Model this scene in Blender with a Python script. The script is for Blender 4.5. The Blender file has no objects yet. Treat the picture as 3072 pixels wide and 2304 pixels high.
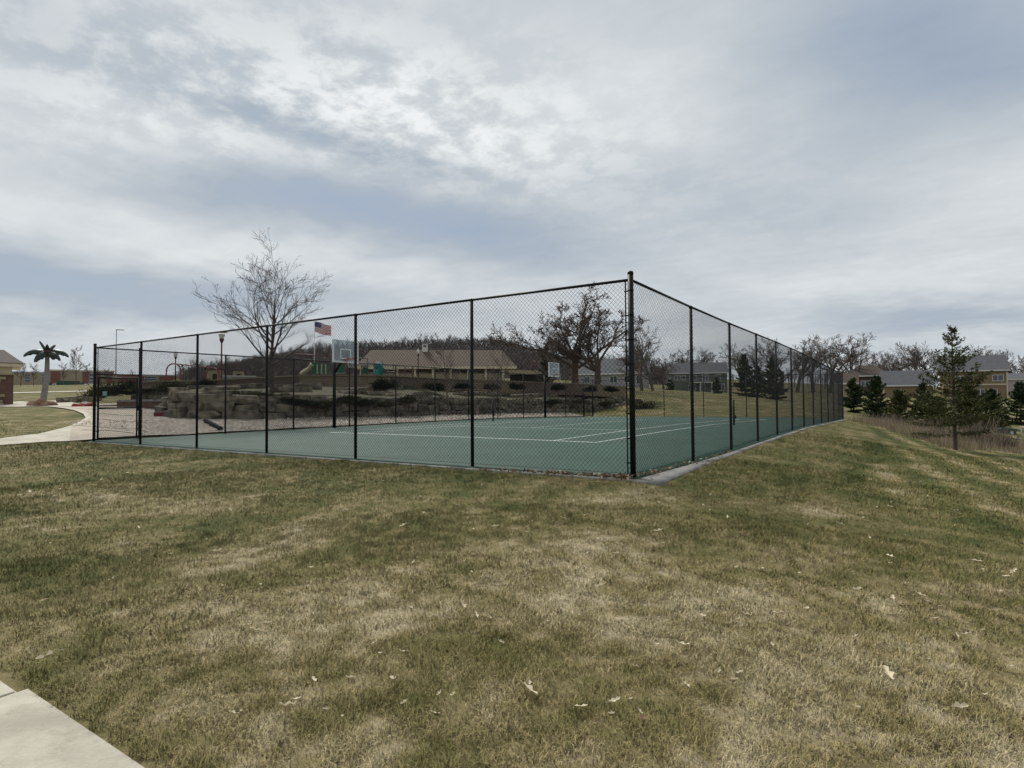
import bpy, bmesh, math, random
import numpy as np
from mathutils import Vector, Matrix, noise as mnoise

random.seed(7)
rng = np.random.default_rng(11)
scene = bpy.context.scene
COL = scene.collection

# ------------------------------------------------------------------ camera
F = 1781.8                       # focal length in pixels of the 3072 px wide photograph
YAW, PIT, ROL = -.5841, .0303, -.0075
CAM = np.array([3.454, -8.530, 1.148])
def _axes():
    cy, sy = math.cos(YAW), math.sin(YAW)
    f = np.array([sy*math.cos(PIT), cy*math.cos(PIT), math.sin(PIT)])
    r = np.array([cy, -sy, 0.]); u = np.cross(r, f)
    return r*math.cos(ROL)+u*math.sin(ROL), -r*math.sin(ROL)+u*math.cos(ROL), f
CR, CU, CF = _axes()
def ray(u, v): return CF+CR*(u-1536)/F-CU*(v-1152)/F
def at(u, v, D): return CAM+D*ray(u, v)          # point seen at photo pixel (u,v), D metres deep
cd = bpy.data.cameras.new('camera'); co = bpy.data.objects.new('camera', cd); COL.objects.link(co)
cd.sensor_width = 36; cd.lens = 36*F/3072; cd.clip_start = .05; cd.clip_end = 4000
M = Matrix(((CR[0], CU[0], -CF[0], CAM[0]), (CR[1], CU[1], -CF[1], CAM[1]), (CR[2], CU[2], -CF[2], CAM[2]), (0, 0, 0, 1)))
co.matrix_world = M
scene.camera = co
scene.view_settings.view_transform = 'Standard'
scene.view_settings.look = 'None'
scene.view_settings.exposure = 0.0
scene.view_settings.gamma = 1
scene.cycles.max_bounces = 6
scene.cycles.transparent_max_bounces = 12

# ------------------------------------------------------------------ node helper
class NT:
    def __init__(s, tree): s.t = tree; s.n = tree.nodes; s.l = tree.links
    def new(s, typ, **kw):
        n = s.n.new(typ)
        for k, v in kw.items(): setattr(n, k, v)
        return n
    def put(s, sock, v):
        if isinstance(v, bpy.types.NodeSocket): s.l.new(v, sock)
        elif v is not None: sock.default_value = v
    def m(s, op, a, b=None, c=None, clamp=False):
        n = s.new('ShaderNodeMath', operation=op, use_clamp=clamp)
        s.put(n.inputs[0], a)
        if b is not None: s.put(n.inputs[1], b)
        if c is not None: s.put(n.inputs[2], c)
        return n.outputs[0]
    def vm(s, op, a, b=None):
        n = s.new('ShaderNodeVectorMath', operation=op)
        s.put(n.inputs[0], a)
        if b is not None:
            if op == 'SCALE': s.put(n.inputs[3], b)
            else: s.put(n.inputs[1], b)
        return n.outputs['Value'] if op in ('DOT_PRODUCT', 'LENGTH') else n.outputs[0]
    def noise(s, vec, scale, detail=4, rough=.55, dist=0):
        n = s.new('ShaderNodeTexNoise'); s.put(n.inputs['Vector'], vec)
        n.inputs['Scale'].default_value = scale; n.inputs['Detail'].default_value = detail
        n.inputs['Roughness'].default_value = rough; n.inputs['Distortion'].default_value = dist
        return n
    def mix(s, f, a, b, typ='MIX'):
        n = s.new('ShaderNodeMix', data_type='RGBA', blend_type=typ)
        s.put(n.inputs[0], f)
        for i, v in ((6, a), (7, b)):
            s.put(n.inputs[i], (v[0], v[1], v[2], 1) if isinstance(v, (tuple, list)) else v)
        return n.outputs[2]
    def ramp(s, f, stops):
        n = s.new('ShaderNodeValToRGB'); s.put(n.inputs[0], f)
        cr = n.color_ramp
        while len(cr.elements) < len(stops): cr.elements.new(.5)
        for e, (p, c) in zip(cr.elements, stops):
            e.position = p; e.color = (c, c, c, 1) if isinstance(c, (int, float)) else (c[0], c[1], c[2], 1)
        return n.outputs[0]
    def mr(s, v, a, b, c=0., d=1., smooth=True):
        n = s.new('ShaderNodeMapRange', interpolation_type='SMOOTHSTEP' if smooth else 'LINEAR')
        s.put(n.inputs[0], v)
        for i, x in enumerate((a, b, c, d)): n.inputs[i+1].default_value = x
        return n.outputs[0]

# ------------------------------------------------------------------ sky and sun
SUN_AZ, SUN_EL = math.radians(-62), math.radians(46)     # azimuth from +Y towards +X
world = bpy.data.worlds.new('World'); scene.world = world; world.use_nodes = True
w = NT(world.node_tree); w.n.clear()
outw = w.new('ShaderNodeOutputWorld'); bg = w.new('ShaderNodeBackground')
sky = w.new('ShaderNodeTexSky', sky_type='NISHITA'); sky.sun_disc = False
sky.sun_elevation = SUN_EL; sky.sun_rotation = SUN_AZ
D0 = w.new('ShaderNodeTexCoord').outputs['Generated']
dn = w.vm('NORMALIZE', D0)
sx = w.new('ShaderNodeSeparateXYZ'); w.put(sx.inputs[0], dn)
zz = w.m('ADD', w.m('MAXIMUM', sx.outputs[2], 0.0), .13)
cp = w.new('ShaderNodeCombineXYZ')
w.put(cp.inputs[0], w.m('DIVIDE', sx.outputs[0], zz)); w.put(cp.inputs[1], w.m('DIVIDE', sx.outputs[1], zz))
plane = cp.outputs[0]
warpn = w.noise(plane, .9, 4, .6); warp = w.vm('SCALE', w.vm('SUBTRACT', warpn.outputs['Color'], (.5, .5, .5)), .22)
dwarp = w.vm('ADD', dn, w.vm('SCALE', w.vm('SUBTRACT', warpn.outputs['Color'], (.5, .5, .5)), .16))
def blob(cx, cy, rx, ry, ang=0):
    """soft ellipse on the sky; centre and radii as seen in a 2212 px wide view of the photo"""
    k = 3072/2212
    d0 = ray(cx*k, cy*k); d0 /= np.linalg.norm(d0)
    ex = ray((cx+10*math.cos(ang))*k, (cy+10*math.sin(ang))*k); ex /= np.linalg.norm(ex); ex = ex-d0; ex /= np.linalg.norm(ex)
    ey = np.cross(d0, ex)
    dv = w.vm('SUBTRACT', dwarp, tuple(d0))
    a = w.m('MULTIPLY', w.vm('DOT_PRODUCT', dv, tuple(ex)), 1300/rx)
    b = w.m('MULTIPLY', w.vm('DOT_PRODUCT', dv, tuple(ey)), 1300/ry)
    q = w.m('ADD', w.m('MULTIPLY', a, a), w.m('MULTIPLY', b, b))
    return w.m('POWER', 2.71828, w.m('MULTIPLY', q, -1.0))
BL = [  # x, y, rx, ry, angle, weight (positive = brighter cloud)
    (420, 290, 330, 90, .22, .16), (760, 190, 330, 110, .25, .15), (1080, 200, 260, 110, .3, .08),
    (690, 290, 250, 30, .32, -.42), (1000, 375, 300, 26, .38, -.14), (120, 60, 260, 80, .25, -.10), (420, 60, 160, 70, .1, -.05),
    (860, 480, 430, 66, .22, -.52), (430, 425, 260, 50, .12, -.20), (1300, 560, 300, 50, .25, -.12),
    (60, 430, 340, 90, .2, .20), (640, 560, 420, 42, .13, .16), (1500, 640, 500, 60, .1, .12),
    (150, 620, 420, 60, .06, -.46), (720, 650, 300, 40, .05, -.06), (120, 730, 500, 30, 0, .08),
    (2060, 60, 300, 130, .2, -.46), (1560, 420, 260, 60, .1, -.14), (1460, 240, 200, 110, .3, .09), (2120, 400, 240, 120, -.3, .10),
    (1850, 250, 160, 160, .6, -.10), (2060, 690, 240, 34, .05, -.46), (1750, 620, 200, 40, 0, .08), (1200, 60, 260, 60, 0, -.04)]
acc = None
for (x, y, rx, ry, an, wt) in BL:
    t = w.m('MULTIPLY', blob(x, y, rx, ry, an), wt)
    acc = t if acc is None else w.m('ADD', acc, t)
mp = w.new('ShaderNodeMapping'); w.put(mp.inputs[0], w.vm('ADD', plane, warp))
mp.inputs['Rotation'].default_value = (0, 0, math.radians(-20)); mp.inputs['Scale'].default_value = (1.0, 1.9, 1)
n1 = w.noise(mp.outputs[0], .55, 6, .55).outputs[0]
n2 = w.noise(mp.outputs[0], 2.3, 7, .62, .4).outputs[0]
n3 = w.noise(w.vm('ADD', plane, warp), 7.5, 6, .62).outputs[0]
puff = blob(700, 190, 480, 135, .22)
det = w.m('ADD', w.m('MULTIPLY', w.m('SUBTRACT', n1, .5), .60), w.m('MULTIPLY', w.m('SUBTRACT', n2, .5), .24))
pf = w.m('MULTIPLY', w.m('MULTIPLY', w.m('SUBTRACT', w.mr(n3, .38, .62), .45), .44), w.m('ADD', puff, .07))
L = w.m('ADD', w.m('ADD', w.m('ADD', acc, det), pf), .635)
cloud = w.ramp(L, [(0.0, (.32, .395, .50)), (.28, (.405, .468, .545)), (.5, (.51, .563, .61)), (.72, (.65, .69, .715)), (1.0, (.86, .89, .90))])
clear = w.vm('SCALE', sky.outputs[0], .10)
cover = w.mr(L, -.05, .36, .80, .99)
skycol = w.mix(cover, clear, cloud)
# beneath the horizon: plain grey earth so that upward bounce stays neutral
below = w.mr(sx.outputs[2], -.06, -.005)
skycol = w.mix(below, (.10, .10, .08), skycol)
w.put(bg.inputs[0], skycol); bg.inputs[1].default_value = 1.0
w.l.new(bg.outputs[0], outw.inputs[0])
sl = bpy.data.lights.new('sun', 'SUN'); sl.energy = 3.0; sl.angle = math.radians(18); sl.color = (1, .965, .90)
so = bpy.data.objects.new('sun', sl); COL.objects.link(so)
sd = Vector((math.sin(SUN_AZ)*math.cos(SUN_EL), math.cos(SUN_AZ)*math.cos(SUN_EL), math.sin(SUN_EL)))
so.rotation_euler = sd.to_track_quat('Z', 'Y').to_euler(); so.location = (0, 0, 60)

# ------------------------------------------------------------------ materials
def mat(name, col, rough=.8, var=.25, scale=6., bump=.0, bscale=40., metallic=0., spec=.3, col2=None, coord='Object', detail=5):
    m = bpy.data.materials.new(name); m.use_nodes = True; t = NT(m.node_tree)
    b = t.n['Principled BSDF']
    tc = t.new('ShaderNodeTexCoord')
    vec = tc.outputs['Object'] if coord == 'Object' else t.new('ShaderNodeNewGeometry').outputs['Position']
    nz = t.noise(vec, scale, detail, .6).outputs[0]
    c2 = col2 if col2 else tuple(c*(1-var) for c in col)
    c1 = col if col2 else tuple(min(1, c*(1+var)) for c in col)
    f = t.mr(nz, .32, .68)
    cc = t.mix(f, c1, c2)
    if name in ('pale_concrete', 'court_green', 'grey_concrete', 'tan_concrete'):     # stains, scuffs and dirt
        s1 = t.noise(vec, .45, 7, .7, 1.2).outputs[0]; s2 = t.noise(vec, 9, 6, .75).outputs[0]
        cc = t.mix(t.mr(s1, .47, .68, 0, .42), cc, t.mix(1, cc, (.62, .60, .55), 'MULTIPLY')); cc = t.mix(t.mr(s2, .52, .70, 0, .5), cc, t.mix(1, cc, (.66, .63, .58), 'MULTIPLY'))
        cc = t.mix(t.mr(s2, .28, .42, .25, 0), cc, t.mix(1, cc, (1.25, 1.25, 1.22), 'MULTIPLY'))
    t.put(b.inputs['Base Color'], cc)
    b.inputs['Roughness'].default_value = rough; b.inputs['Metallic'].default_value = metallic
    b.inputs['Specular IOR Level'].default_value = spec
    if bump:
        bn = t.new('ShaderNodeBump'); bn.inputs['Strength'].default_value = bump; bn.inputs['Distance'].default_value = .03
        t.put(bn.inputs['Height'], t.noise(vec, bscale, 4, .6).outputs[0]); t.l.new(bn.outputs[0], b.inputs['Normal'])
    return m
def brickmat(name, c1, c2, mortar, scale, bw=.5, rh=.25, msize=.02, rough=.85):
    m = bpy.data.materials.new(name); m.use_nodes = True; t = NT(m.node_tree); b = t.n['Principled BSDF']
    geo = t.new('ShaderNodeNewGeometry'); sp = t.new('ShaderNodeSeparateXYZ'); t.put(sp.inputs[0], geo.outputs['Position'])
    cb = t.new('ShaderNodeCombineXYZ'); t.put(cb.inputs[0], t.m('ADD', sp.outputs[0], sp.outputs[1])); t.put(cb.inputs[1], sp.outputs[2])
    br = t.new('ShaderNodeTexBrick'); t.put(br.inputs['Vector'], cb.outputs[0]); br.inputs['Scale'].default_value = scale
    br.inputs['Brick Width'].default_value = bw; br.inputs['Row Height'].default_value = rh; br.inputs['Mortar Size'].default_value = msize
    for k, c in (('Color1', c1), ('Color2', c2), ('Mortar', mortar)): br.inputs[k].default_value = (*c, 1)
    nz = t.noise(geo.outputs['Position'], 1.7, 5, .6).outputs[0]
    t.put(b.inputs['Base Color'], t.mix(t.mr(nz, .3, .7, 0, .35), br.outputs[0], tuple(x*.55 for x in c1)))
    b.inputs['Roughness'].default_value = rough
    bn = t.new('ShaderNodeBump'); bn.inputs['Strength'].default_value = .5; bn.inputs['Distance'].default_value = .02; bn.invert = True
    t.put(bn.inputs['Height'], br.outputs['Fac']); t.l.new(bn.outputs[0], b.inputs['Normal'])
    return m

def lawn_colour(t, pos):
    """patchy dormant lawn, same colours for the soil sheet and for the blades that grow on it"""
    a = t.noise(pos, .55, 6, .62, .6).outputs[0]
    b2 = t.noise(pos, 2.6, 5, .65, .3).outputs[0]
    sp = t.new('ShaderNodeSeparateXYZ'); t.put(sp.inputs[0], pos)
    # mowing passes on the right-hand slope
    q = t.m('ADD', sp.outputs[0], t.m('MULTIPLY', sp.outputs[1], .13))
    q = t.m('ADD', q, t.m('MULTIPLY', t.m('SUBTRACT', a, .5), .5))
    st = t.m('SINE', t.m('MULTIPLY', q, 5.4))
    side = t.mr(sp.outputs[0], .8, 3.2); side = t.m('MULTIPLY', side, t.mr(sp.outputs[1], -3., 6.))
    gx_ = t.m('DIVIDE', t.m('SUBTRACT', t.m('ADD', sp.outputs[0], t.m('MULTIPLY', t.m('SUBTRACT', b2, .5), .8)), 2.66), .24)
    lane = t.m('POWER', 2.71828, t.m('MULTIPLY', t.m('MULTIPLY', gx_, gx_), -1.0)); lane = t.m('MULTIPLY', lane, t.m('MULTIPLY', t.mr(sp.outputs[1], 1.5, 4.), t.mr(sp.outputs[1], 21, 26, 1, 0)))
    st = t.m('SUBTRACT', t.m('MULTIPLY', t.m('MULTIPLY', st, side), .058), t.m('MULTIPLY', lane, .095))
    c3 = t.noise(pos, .16, 3, .5).outputs[0]
    dd = t.vm('LENGTH', t.vm('SUBTRACT', pos, (1.5, -5.2, -.4)))       # the worn, straw-coloured middle of the lawn
    worn = t.m('SUBTRACT', t.m('MULTIPLY', t.mr(dd, 1.2, 4.8, 1, 0), .075), .012)
    d4 = t.noise(pos, 7.5, 4, .6, .5).outputs[0]
    v = t.m('ADD', t.m('ADD', t.m('MULTIPLY', a, .48), t.m('MULTIPLY', b2, .30)), t.m('ADD', st, t.m('ADD', worn, t.m('ADD', t.m('MULTIPLY', c3, .08), t.m('MULTIPLY', d4, .14)))))
    return t.ramp(v, [(.375, (.074, .090, .028)), (.437, (.114, .116, .042)), (.494, (.172, .154, .064)), (.552, (.272, .224, .116)), (.62, (.45, .38, .25))])

def lawn_mat():
    m = bpy.data.materials.new('lawn'); m.use_nodes = True; t = NT(m.node_tree); b = t.n['Principled BSDF']
    pos = t.new('ShaderNodeNewGeometry').outputs['Position']
    c = lawn_colour(t, pos)
    fine = t.noise(pos, 55, 8, .75, .6).outputs[0]
    c = t.mix(t.mr(fine, .35, .7, .0, .6), c, t.mix(1, c, (.42, .42, .42), 'MULTIPLY'))
    t.put(b.inputs['Base Color'], c); b.inputs['Roughness'].default_value = .95; b.inputs['Specular IOR Level'].default_value = .1
    bn = t.new('ShaderNodeBump'); bn.inputs['Strength'].default_value = .7; bn.inputs['Distance'].default_value = .04
    t.put(bn.inputs['Height'], t.noise(pos, 14, 6, .7).outputs[0]); t.l.new(bn.outputs[0], b.inputs['Normal'])
    return m
def blade_mat():
    m = bpy.data.materials.new('grass_blade'); m.use_nodes = True; t = NT(m.node_tree); b = t.n['Principled BSDF']
    pos = t.new('ShaderNodeNewGeometry').outputs['Position']
    c = lawn_colour(t, pos)
    at_ = t.new('ShaderNodeAttribute', attribute_name='rnd').outputs['Fac']
    k = t.ramp(at_, [(0, (.58, .64, .48)), (.40, (.96, .97, .92)), (.80, (1.20, 1.17, 1.10)), (.93, (1.36, 1.32, 1.24)), (1, (1.6, 1.55, 1.45))])
    c = t.mix(1, c, k, 'MULTIPLY')
    t.put(b.inputs['Base Color'], t.mix(1, c, (1.30, 1.29, 1.22), 'MULTIPLY')); b.inputs['Roughness'].default_value = .8; b.inputs['Specular IOR Level'].default_value = .12
    nrm = t.vm('NORMALIZE', t.vm('ADD', t.vm('SCALE', t.new('ShaderNodeNewGeometry').outputs['Normal'], .14), (0, 0, .86))); t.put(b.inputs['Normal'], nrm)
    return m
def attr_mat(name, stops, rough=.8, spec=.15):
    m = bpy.data.materials.new(name); m.use_nodes = True; t = NT(m.node_tree); b = t.n['Principled BSDF']
    a = t.new('ShaderNodeAttribute', attribute_name='rnd').outputs['Fac']
    t.put(b.inputs['Base Color'], t.ramp(a, stops)); b.inputs['Roughness'].default_value = rough; b.inputs['Specular IOR Level'].default_value = spec
    return m

MT = dict(
    lawn=lawn_mat(), blade=blade_mat(),
    black=mat('black_vinyl', (.006, .006, .008), .5, .2, 8, spec=.22),
    wire=mat('black_wire', (.005, .006, .008), .65, .1, spec=.12),
    court=mat('court_green', (.015, .057, .037), .72, 0, .6, .15, 120, col2=(.024, .076, .051), coord='W', detail=8),
    white=mat('white_paint', (.74, .77, .75), .6, .06, 3),
    conc=mat('pale_concrete', (.56, .52, .42), .85, 0, 3.2, .3, 60, col2=(.42, .385, .31), coord='W'),
    concg=mat('grey_concrete', (.29, .28, .26), .88, 0, 2.2, .3, 50, col2=(.18, .17, .16), coord='W'),
    plaza=mat('tan_concrete', (.47, .39, .30), .88, 0, .5, .2, 60, col2=(.38, .33, .27), coord='W'),
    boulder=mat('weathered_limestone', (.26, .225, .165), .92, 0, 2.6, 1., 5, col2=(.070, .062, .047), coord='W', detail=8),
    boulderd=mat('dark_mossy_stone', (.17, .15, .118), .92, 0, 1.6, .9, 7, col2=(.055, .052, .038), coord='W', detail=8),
    mulch=mat('mulch_bank', (.125, .105, .066), .95, 0, 1.4, .8, 12, col2=(.060, .064, .028), coord='W', detail=7),
    redp=mat('dark_red_paint', (.16, .025, .02), .45, .2, 4),
    rust=mat('brown_red_steel', (.10, .038, .026), .5, .25, 4),
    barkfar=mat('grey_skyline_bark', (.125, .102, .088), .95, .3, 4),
    bark=mat('grey_brown_bark', (.085, .068, .055), .95, .35, 9, .6, 30),
    barkd=mat('dark_bark', (.078, .060, .050), .95, .35, 6, .4, 20),
    barkr=mat('reddish_bark', (.115, .080, .064), .95, .4, 4, .4, 20),
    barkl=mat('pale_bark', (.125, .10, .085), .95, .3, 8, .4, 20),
    glass=None,
    shingle=brickmat('tan_shingle', (.115, .080, .050), (.094, .066, .042), (.07, .05, .033), 1.0, .9, .30, .015),
    shgrey=brickmat('grey_shingle', (.105, .108, .118), (.088, .09, .10), (.06, .06, .07), 1.0, .9, .28, .012),
    shbrown=brickmat('brown_shingle', (.082, .058, .046), (.068, .048, .038), (.045, .03, .024), 1.0, .9, .28, .012),
    cream=mat('cream_trim', (.55, .49, .37), .7, .06, 3),
    tan=mat('tan_siding', (.30, .25, .17), .8, .08, 2),
    brown=mat('brown_siding', (.21, .150, .090), .8, .12, 2),
    sage=mat('sage_siding', (.125, .135, .120), .8, .1, 2),
    palegrey=mat('pale_siding', (.33, .31, .32), .8, .08, 2),
    trimw=mat('white_trim', (.62, .62, .60), .6, .05),
    pane=mat('window_glass', (.045, .055, .065), .12, .2, 2, spec=.7),
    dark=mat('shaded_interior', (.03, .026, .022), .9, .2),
    brick=brickmat('red_brick', (.125, .052, .036), (.09, .038, .028), (.17, .145, .12), 1.0, .22, .075, .008),
    brickl=mat('school_brick', (.20, .088, .068), .85, .12, .5),
    blockw=brickmat('stacked_block', (.235, .185, .125), (.20, .155, .10), (.08, .065, .045), 1.0, .45, .16, .012),
    blockr=brickmat('stacked_block_reddish', (.15, .108, .082), (.12, .085, .065), (.05, .035, .03), 1.0, .45, .16, .012),
    capst=mat('cap_stone', (.20, .175, .12), .9, .15, 2),
    stone=mat('buff_stone', (.33, .27, .17), .9, 0, 2.5, .6, 9, col2=(.22, .19, .13), coord='W'),
    palmt=mat('grey_palm_trunk', (.21, .19, .185), .7, .15, 5, .3, 20),
    palmf=mat('green_frond', (.011, .026, .014), .4, .5, 3, spec=.4),
    palmh=mat('maroon_hub', (.05, .018, .016), .5, .2),
    rock=mat('tan_boulder', (.30, .20, .13), .9, 0, 2, .7, 8, col2=(.17, .08, .06), coord='W'),
    red=mat('red_plastic', (.28, .03, .03), .4, .1), green=mat('green_plastic', (.015, .10, .05), .45, .1),
    teal=mat('teal_plastic', (.01, .17, .15), .4, .15), yellow=mat('cream_plastic', (.38, .34, .22), .5, .1),
    signteal=mat('teal_sign', (.16, .42, .34), .5, .08, 20),
    utilg=mat('utility_green', (.040, .085, .062), .5, .15, 3), steel=mat('galvanised_grey', (.33, .34, .35), .45, .08, metallic=.4),
    gravel=None,
    carw=mat('white_car_paint', (.62, .64, .66), .25, .03, spec=.6), card=mat('dark_car_paint', (.02, .022, .03), .25, .1, spec=.6),
    rubber=mat('tyre_rubber', (.015, .015, .015), .8, .1),
    rim=mat('orange_rim', (.45, .04, .02), .5, .1), netw=mat('white_net', (.6, .6, .58), .8, .05),
    flagr=mat('flag_red', (.42, .03, .05), .8, .05), flagw=mat('flag_white', (.70, .70, .70), .8, .04), flagb=mat('flag_blue', (.03, .035, .12), .8, .05),
    needle=attr_mat('spruce_needles', [(0, (.022, .034, .013)), (.5, (.060, .074, .026)), (1, (.15, .135, .045))]),
    needled=attr_mat('dark_pine_needles', [(0, (.014, .026, .012)), (.55, (.030, .050, .020)), (1, (.075, .095, .032))]),
    juniper=attr_mat('juniper_foliage', [(0, (.016, .020, .009)), (.5, (.042, .046, .018)), (1, (.11, .105, .038))]),
    junip2=attr_mat('dark_juniper_foliage', [(0, (.006, .010, .006)), (.6, (.014, .020, .010)), (1, (.034, .042, .016))]),
    straw=attr_mat('dry_tall_grass', [(0, (.16, .12, .08)), (.5, (.34, .27, .18)), (1, (.54, .46, .33))]),
    twig=attr_mat('dry_brush', [(0, (.09, .07, .055)), (.6, (.20, .16, .125)), (1, (.34, .28, .22))]),
    litter=attr_mat('leaf_litter', [(0, (.08, .04, .025)), (.5, (.17, .10, .06)), (.8, (.34, .26, .17)), (1, (.60, .52, .38))]),
    leafp=mat('pale_leaf', (.60, .52, .36), .7, .2, 30), leafr=mat('russet_leaf', (.36, .16, .08), .7, .25, 30), leafb=mat('brown_leaf', (.20, .11, .06), .7, .25, 30),
    floor=mat('forest_floor', (.060, .046, .036), .95, 0, .08, col2=(.035, .028, .022), coord='W'),
    woods=attr_mat('distant_bare_wood', [(0, (.060, .050, .046)), (.5, (.115, .096, .086)), (1, (.19, .162, .142))]),
)
def glassmat():
    m = bpy.data.materials.new('clear_board'); m.use_nodes = True; t = NT(m.node_tree); t.n.clear()
    o = t.new('ShaderNodeOutputMaterial'); mx = t.new('ShaderNodeMixShader'); tr = t.new('ShaderNodeBsdfTransparent'); tr.inputs[0].default_value = (.80, .84, .88, 1)
    g = t.new('ShaderNodeBsdfPrincipled'); g.inputs['Base Color'].default_value = (.62, .66, .70, 1); g.inputs['Roughness'].default_value = .15
    nz = t.noise(t.new('ShaderNodeTexCoord').outputs['Object'], 3, 4).outputs[0]
    t.put(mx.inputs[0], t.mr(nz, .3, .7, .22, .40)); t.l.new(tr.outputs[0], mx.inputs[1]); t.l.new(g.outputs[0], mx.inputs[2]); t.l.new(mx.outputs[0], o.inputs[0])
    return m
MT['glass'] = glassmat()
def gravelmat():
    m = bpy.data.materials.new('river_gravel'); m.use_nodes = True; t = NT(m.node_tree); b = t.n['Principled BSDF']
    pos = t.new('ShaderNodeNewGeometry').outputs['Position']
    vo = t.new('ShaderNodeTexVoronoi'); t.put(vo.inputs['Vector'], pos); vo.inputs['Scale'].default_value = 11
    sp = t.new('ShaderNodeSeparateColor'); t.put(sp.inputs[0], vo.outputs['Color'])
    c = t.ramp(sp.outputs[0], [(0, (.22, .185, .145)), (.4, (.38, .325, .26)), (.75, (.48, .42, .35)), (1, (.64, .60, .53))])
    c = t.mix(t.mr(vo.outputs['Distance'], .25, .75, 0, .75), c, (.10, .075, .06))
    t.put(b.inputs['Base Color'], c); b.inputs['Roughness'].default_value = .9
    bn = t.new('ShaderNodeBump'); bn.invert = True; bn.inputs['Strength'].default_value = .8; bn.inputs['Distance'].default_value = .05
    t.put(bn.inputs['Height'], vo.outputs['Distance']); t.l.new(bn.outputs[0], b.inputs['Normal'])
    return m
MT['gravel'] = gravelmat()

# ------------------------------------------------------------------ object helpers
def tag(o, label=None, cat=None, group=None, kind=None):
    if label: o['label'] = label
    if cat: o['category'] = cat
    if group: o['group'] = group
    if kind: o['kind'] = kind
    return o
def thing(name, label, cat, loc=(0, 0, 0), rz=0, group=None):
    o = bpy.data.objects.new(name, None); COL.objects.link(o); o.location = tuple(float(c) for c in loc); o.rotation_euler = (0, 0, rz)
    o.empty_display_size = .2
    return tag(o, label, cat, group)
def link(name, me, parent=None):
    o = bpy.data.objects.new(name, me); COL.objects.link(o)
    if parent: o.parent = parent
    return o
def npmesh(name, V, Fc, material, rnd=None, smooth=False):
    """V (n,3); Fc list of (m,k) integer arrays"""
    V = np.asarray(V, dtype=np.float32)
    me = bpy.data.meshes.new(name)
    fs = [np.asarray(f, dtype=np.int32) for f in (Fc if isinstance(Fc, list) else [Fc]) if len(f)]
    loops = np.concatenate([f.ravel() for f in fs]); sizes = np.concatenate([np.full(len(f), f.shape[1], dtype=np.int32) for f in fs])
    me.vertices.add(len(V)); me.vertices.foreach_set('co', V.ravel())
    me.loops.add(len(loops)); me.loops.foreach_set('vertex_index', loops)
    me.polygons.add(len(sizes)); starts = np.concatenate([[0], np.cumsum(sizes)[:-1]]).astype(np.int32)
    me.polygons.foreach_set('loop_start', starts)
    me.update(calc_edges=True)
    if smooth: me.polygons.foreach_set('use_smooth', np.ones(len(sizes), dtype=bool))
    if rnd is not None:
        a = me.attributes.new('rnd', 'FLOAT', 'POINT'); a.data.foreach_set('value', np.asarray(rnd, dtype=np.float32))
    if material: me.materials.append(material)
    return me
class MB:
    """collects simple solids that become ONE mesh"""
    def __init__(s): s.v = []; s.f = []
    def add(s, vs, fs):
        b = len(s.v); s.v += [tuple(map(float, p)) for p in vs]; s.f += [tuple(b+i for i in f) for f in fs]; return s
    def box(s, x0, x1, y0, y1, z0, z1):
        return s.add([(x, y, z) for z in (z0, z1) for y in (y0, y1) for x in (x0, x1)],
                     [(0, 2, 3, 1), (4, 5, 7, 6), (0, 1, 5, 4), (2, 6, 7, 3), (0, 4, 6, 2), (1, 3, 7, 5)])
    def tube(s, p0, p1, r0, r1=None, n=8, cap=True):
        p0 = Vector([float(c) for c in p0]); p1 = Vector([float(c) for c in p1]); r1 = r0 if r1 is None else r1
        d = (p1-p0).normalized(); a = d.orthogonal().normalized(); b = d.cross(a)
        vs = [p+(a*math.cos(t)+b*math.sin(t))*r for p, r in ((p0, r0), (p1, r1)) for t in [2*math.pi*i/n for i in range(n)]]
        fs = [(i, (i+1) % n, n+(i+1) % n, n+i) for i in range(n)]
        if cap: fs += [tuple(range(n))[::-1], tuple(range(n, 2*n))]
        return s.add(vs, fs)
    def poly(s, pts, r, n=6):
        for a, b in zip(pts[:-1], pts[1:]): s.tube(a, b, r, n=n)
        return s
    def lathe(s, prof, n=12, c=(0, 0)):
        vs = [(c[0]+r*math.cos(2*math.pi*i/n), c[1]+r*math.sin(2*math.pi*i/n), z) for r, z in prof for i in range(n)]
        fs = [(k*n+i, k*n+(i+1) % n, (k+1)*n+(i+1) % n, (k+1)*n+i) for k in range(len(prof)-1) for i in range(n)]
        fs += [tuple(range(n))[::-1], tuple((len(prof)-1)*n+i for i in range(n))]
        return s.add(vs, fs)
    def mesh(s, name, material, smooth=False):
        me = bpy.data.meshes.new(name); me.from_pydata(s.v, [], s.f); me.update()
        if smooth: me.polygons.foreach_set('use_smooth', [True]*len(me.polygons))
        me.materials.append(material); return me
    def build(s, name, material, parent=None, smooth=False): return link(name, s.mesh(name, material, smooth), parent)

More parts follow.
